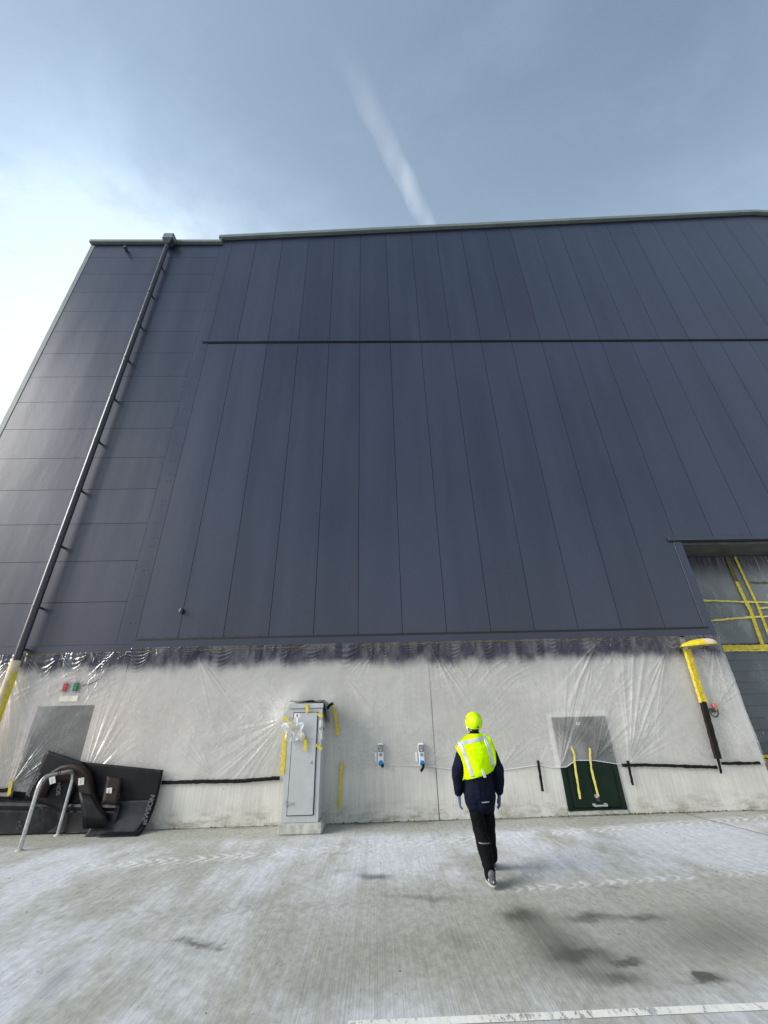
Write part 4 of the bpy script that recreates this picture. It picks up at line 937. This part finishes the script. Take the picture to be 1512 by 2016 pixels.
# the vest is laid on the jacket: back and front panels
def bvh_of(o_):
    me = o_.data; l = parent_loc(o_.parent)
    return BVHTree.FromPolygons([tuple(np.array(v.co)+l) for v in me.vertices], [tuple(p_.vertices) for p_ in me.polygons])
bj = bvh_of(jk); bt = bvh_of(tz)
def drape(rows, off, mb, sgn=1, nu=26, nw=30, bv=None):
    """rows: list of (z_left, x_left, z_right, x_right) from top to bottom; laid on from behind (sgn=1)"""
    rows = np.array(rows, float); t_ = np.linspace(0, len(rows)-1, nw); A_ = np.zeros((nw, nu, 3)); last = None
    for i, tt in enumerate(t_):
        zl, xl, zr, xr = [np.interp(tt, range(len(rows)), rows[:, k]) for k in range(4)]
        for j in range(nu):
            u_ = j/(nu-1); x = xl+(xr-xl)*u_; z = zl+(zr-zl)*u_
            h_ = (bv or bj).ray_cast(Vector((x, PY-sgn*2, z)), Vector((0, sgn, 0)))
            y = h_[0][1] if h_[0] is not None else None
            A_[i, j] = (x, np.nan if y is None else y, z)
    yv = A_[..., 1]
    for i in range(nw):
        ok = ~np.isnan(yv[i])
        yv[i] = np.interp(np.arange(nu), np.where(ok)[0], yv[i][ok]) if ok.any() else PY
    # relax so that cloth spans hollows
    for _ in range(4):
        y2 = yv.copy(); y2[1:-1, 1:-1] = (yv[:-2, 1:-1]+yv[2:, 1:-1]+yv[1:-1, :-2]+yv[1:-1, 2:])/4
        yv = np.minimum(yv, y2) if sgn > 0 else np.maximum(yv, y2)
    A_[..., 1] = yv-sgn*(off+(.007*ridge(A_[..., 0]*9+A_[..., 2]*7+5, 77)+.008*n2(A_[..., 0]*8+9, A_[..., 2]*9+3, 78) if off > .01 else 0))
    mb.grid(A_ if sgn < 0 else A_[:, ::-1]); return A_
back = [(1.560, 1.71, 1.560, 1.86), (1.53, 1.62, 1.54, 1.945), (1.47, 1.54, 1.50, 1.98), (1.40, 1.487, 1.44, 2.002), (1.355, 1.497, 1.38, 2.010), (1.30, 1.522, 1.32, 2.005), (1.24, 1.54, 1.26, 2.000), (1.16, 1.555, 1.20, 1.985), (1.09, 1.550, 1.165, 1.965), (1.025, 1.530, 1.125, 1.955)]
front = [(1.560, 1.70, 1.560, 1.86)]+[(z_, x_+.01, z2_, x2_-.01) for z_, x_, z2_, x2_ in back[1:]]
mv = MB(); drape(back, .016, mv); drape(front, .016, mv, -1)
vest = mv.build('vest', HIVI, PER, smooth=True)
md = vest.modifiers.new('thickness', 'SOLIDIFY'); md.thickness = .004; md.offset = 0
bv_ = bvh_of(vest)
mr = MB()
drape([(1.470, 1.515, 1.538, 1.915), (1.425, 1.515, 1.493, 1.915)], .005, mr, 1, 30, 8, bv_)
drape([(1.440, 1.515, 1.450, 1.568), (1.28, 1.570, 1.285, 1.618), (1.075, 1.625, 1.075, 1.675)], .006, mr, 1, 6, 26, bv_)
drape([(1.530, 1.868, 1.520, 1.920), (1.33, 1.905, 1.335, 1.953), (1.165, 1.922, 1.185, 1.970)], .006, mr, 1, 6, 26, bv_)
mr.build('reflective_stripe', REFL, vest, smooth=True).modifiers.new('thickness', 'SOLIDIFY').thickness = .002
mr = MB(); drape([(1.155, 1.765, 1.155, 1.800), (1.11, 1.775, 1.11, 1.812), (1.065, 1.788, 1.068, 1.825)], .022, mr, 1, 5, 8)
mr.build('care_label', PAPER, vest).modifiers.new('thickness', 'SOLIDIFY').thickness = .002
mr = MB(); drape([(.800, 1.735, .803, 1.835), (.790, 1.735, .793, 1.835)], .006, mr, 1, 10, 4)
mr.build('reflective_strip', REFL, jk)
mr = MB(); drape([(.395, 1.645, .388, 1.785), (.383, 1.645, .376, 1.785)], .006, mr, 1, 14, 4, bt)
mr.build('reflective_strip', plain('worn grey band', (.11, .11, .115), .6), tz)
# helmet
n_u, n_v = 32, 18; A = []
hc = v3(1.790, -2.815, 1.705)
def hp_(th, ph, k=1.): return (hc[0]+.120*k*math.cos(ph)**.92*math.cos(th), hc[1]+.142*k*math.cos(ph)**.92*math.sin(th), hc[2]+.128*math.sin(ph)*(1 if ph > 0 else .95))
for i in range(n_v+1):
    row = []
    for k in range(n_u+1):
        th = k/n_u*2*math.pi; p0_ = -.46+.36*math.sin(th)
        row.append(hp_(th, p0_+(math.pi/2-p0_)*i/n_v))
    A.append(row)
A.insert(0, [hp_(k/n_u*2*math.pi, -.50+.36*math.sin(k/n_u*2*math.pi), 1.04) for k in range(n_u+1)])
hl = MB().grid(np.array(A)).build('helmet', HELM, PER, smooth=True)
hl.modifiers.new('thickness', 'SOLIDIFY').thickness = .004
pk = [[(hc[0]+r_*math.cos(t_)*.117/.117, hc[1]+r_*1.2*math.sin(t_), hc[2]-.03-.02*(r_-.115)/.05) for t_ in np.linspace(.6, math.pi-.6, 14)] for r_ in (.113, .14, .158)]
MB().grid(np.array(pk)).build('peak', HELM, hl, smooth=True).modifiers.new('thickness', 'SOLIDIFY').thickness = .004
MB().tube([(hc[0]+.022, hc[1]-.118, hc[2]-.062), (hc[0]+.022, hc[1]-.128, hc[2]-.064)], .014, 12).build('size_knob', DGREY, hl)
MB().tube([(hc[0]-.112, hc[1]-.04, hc[2]+.04), (hc[0]-.120, hc[1]-.04, hc[2]+.04)], .010, 10).build('vent', DGREY, hl)
blob('hair', [[(hx, hy-.055, hz-.02, .066, .045), (hx, hy-.06, hz-.075, .058, .035)]], .008, plain('dark hair', (.012, .010, .009), .7), PER, 2)
st = [(hx-.088, hy+.0, hz+.03), (hx-.090, hy+.02, hz-.05), (hx-.05, hy+.05, hz-.115), (hx+.05, hy+.05, hz-.115), (hx+.090, hy+.02, hz-.05), (hx+.088, hy+.0, hz+.03)]
MB().tube(bend(st, .03, 4), .006, 8).build('chin_strap', DGREY, PER, smooth=True)
blob('face_mask', [[(hx-.062, hy+.045, hz-.05, .018, .05), (hx, hy+.085, hz-.055, .03, .05), (hx+.062, hy+.045, hz-.05, .018, .05)], [(hx-.088, hy+.03, hz-.075, .012, .022), (hx-.098, hy+.03, hz-.035, .010, .02)]], .006, PAPER, PER, 3)
ea = [(hx-.098, hy+.03, hz-.02), (hx-.104, hy+.0, hz+.0), (hx-.094, hy-.01, hz-.03)]
MB().tube(ea, .004, 6).build('ear_loop', DGREY, PER, smooth=True)
# gloved hands
def hand(wr, sgn, name):
    w_ = np.array(wr); ch = [[(*(w_+v3(0, .0, .02)), .026, .034), (*(w_+v3(0, .012, -.04)), .020, .040), (*(w_+v3(sgn*-.004, .022, -.085)), .019, .042)]]
    for k, (dy_, ln) in enumerate(((.055, .062), (.033, .074), (.010, .070), (-.012, .056))):
        b_ = w_+v3(0, dy_+.002, -.088); m1 = b_+v3(sgn*-.006, .004, -ln*.55); m2 = m1+v3(sgn*-.024, -.004, -ln*.42)
        ch.append([(*b_, .0100, .0100), (*m1, .0092, .0092), (*m2, .0078, .0078)])
    b_ = w_+v3(0, .040, -.035); ch.append([(*b_, .013, .013), (*(b_+v3(sgn*-.008, .028, -.03)), .0115, .0115), (*(b_+v3(sgn*-.016, .036, -.068)), .009, .009)])
    return blob(name, ch, .0042, GLOV, PER, 3)
hand((wrL[0]+.005, wrL[1]+.005, wrL[2]-.040), -1, 'glove'); hand((wrR[0]-.005, wrR[1]+.005, wrR[2]-.045), 1, 'glove')
# shoes
def shoe(x, y, pitch, zheel):
    def tr_(p_):
        yy, zz = p_[1], p_[2]; c_, s_2 = math.cos(pitch), math.sin(pitch); pv = .20
        return (x+p_[0], y+pv+(yy-pv)*c_+zz*s_2, zheel*0-(yy-pv)*s_2+zz*c_)
    def trc(ch): return [(*tr_(p_[:3]), p_[3], p_[4]) for p_ in ch]
    so_ = blob('shoe_sole', [trc([(.0, -.005, .020, .036, .016), (.0, .08, .018, .038, .014), (.004, .17, .018, .048, .014), (.0, .245, .020, .036, .014)])], .006, SOLE, PER, 2)
    blob('shoe', [trc([(.0, .0, .058, .036, .034), (.0, .06, .062, .038, .036), (.003, .15, .050, .045, .028), (.0, .235, .040, .034, .020)]), trc([(0, .012, .05, .038, .040), (0, .018, .115, .044, .050)])], .006, SHOE, PER, 2)
    for q in ((-.036, .05), (.036, .05), (0, -.034)):
        a_, b2_ = tr_((q[0]*.9, q[1], .05)), tr_((q[0]*1.05, q[1]+.02, .085)); MB().tube([a_, b2_], .008, 6).build('shoe_trim', SOLE, PER)
shoe(1.725, -3.215, .10, 0); shoe(1.882, -2.60, 0, 0)

# ------------------------------------------------------------------ contrail
HC = 2000.
dA, dB = ray(842, 440), ray(640, 20); pA, pB = dA/dA[2]*HC, dB/dB[2]*HC
q = [pA+(pB-pA)*s for s in np.linspace(-.8, 1.35, 60)]
q = [p_+v3(0, 0, CAM_H) + np.array([4*math.sin(i*.9), 0, 0]) for i, p_ in enumerate(q)]
r_ = [36+16*(i/60)+2*math.sin(i*1.3) for i in range(60)]
m, nt_, p_n = newmat('ice crystal trail'); v_ = pos(nt_); nd = nt_.nodes
lw = nd.new('ShaderNodeLayerWeight'); lw.inputs[0].default_value = .5
fc = (1.-T(nt_, lw.outputs['Facing'])).pw(2.)
al = fc*noise(nt_, v_, (.010, .0025, .01), 5, .6).ss(.15, .80)*.085
x_, y_, z_ = sep(nt_, v_); al = al*(y_.ss(float(pB[1]), float(pB[1]+(pA[1]-pB[1])*.75)))
df = nd.new('ShaderNodeBsdfDiffuse'); df.inputs[0].default_value = (.95, .95, .95, 1); tl = nd.new('ShaderNodeBsdfTranslucent'); tl.inputs[0].default_value = (.95, .95, .95, 1)
ad = nd.new('ShaderNodeAddShader'); nt_.links.new(df.outputs[0], ad.inputs[0]); nt_.links.new(tl.outputs[0], ad.inputs[1])
tp = nd.new('ShaderNodeBsdfTransparent'); mxs = nd.new('ShaderNodeMixShader'); nt_.links.new(al.k, mxs.inputs[0]); nt_.links.new(tp.outputs[0], mxs.inputs[1]); nt_.links.new(ad.outputs[0], mxs.inputs[2])
nt_.links.new(mxs.outputs[0], nd['Material Output'].inputs[0])
o = MB().tube(q, r_, 24, cap=False).build('contrail', m, None, smooth=True, origin=pA)
tag(o, 'faint white contrail slanting across the sky above the roof', 'contrail', kind='stuff')
S.cycles.transparent_max_bounces = 16
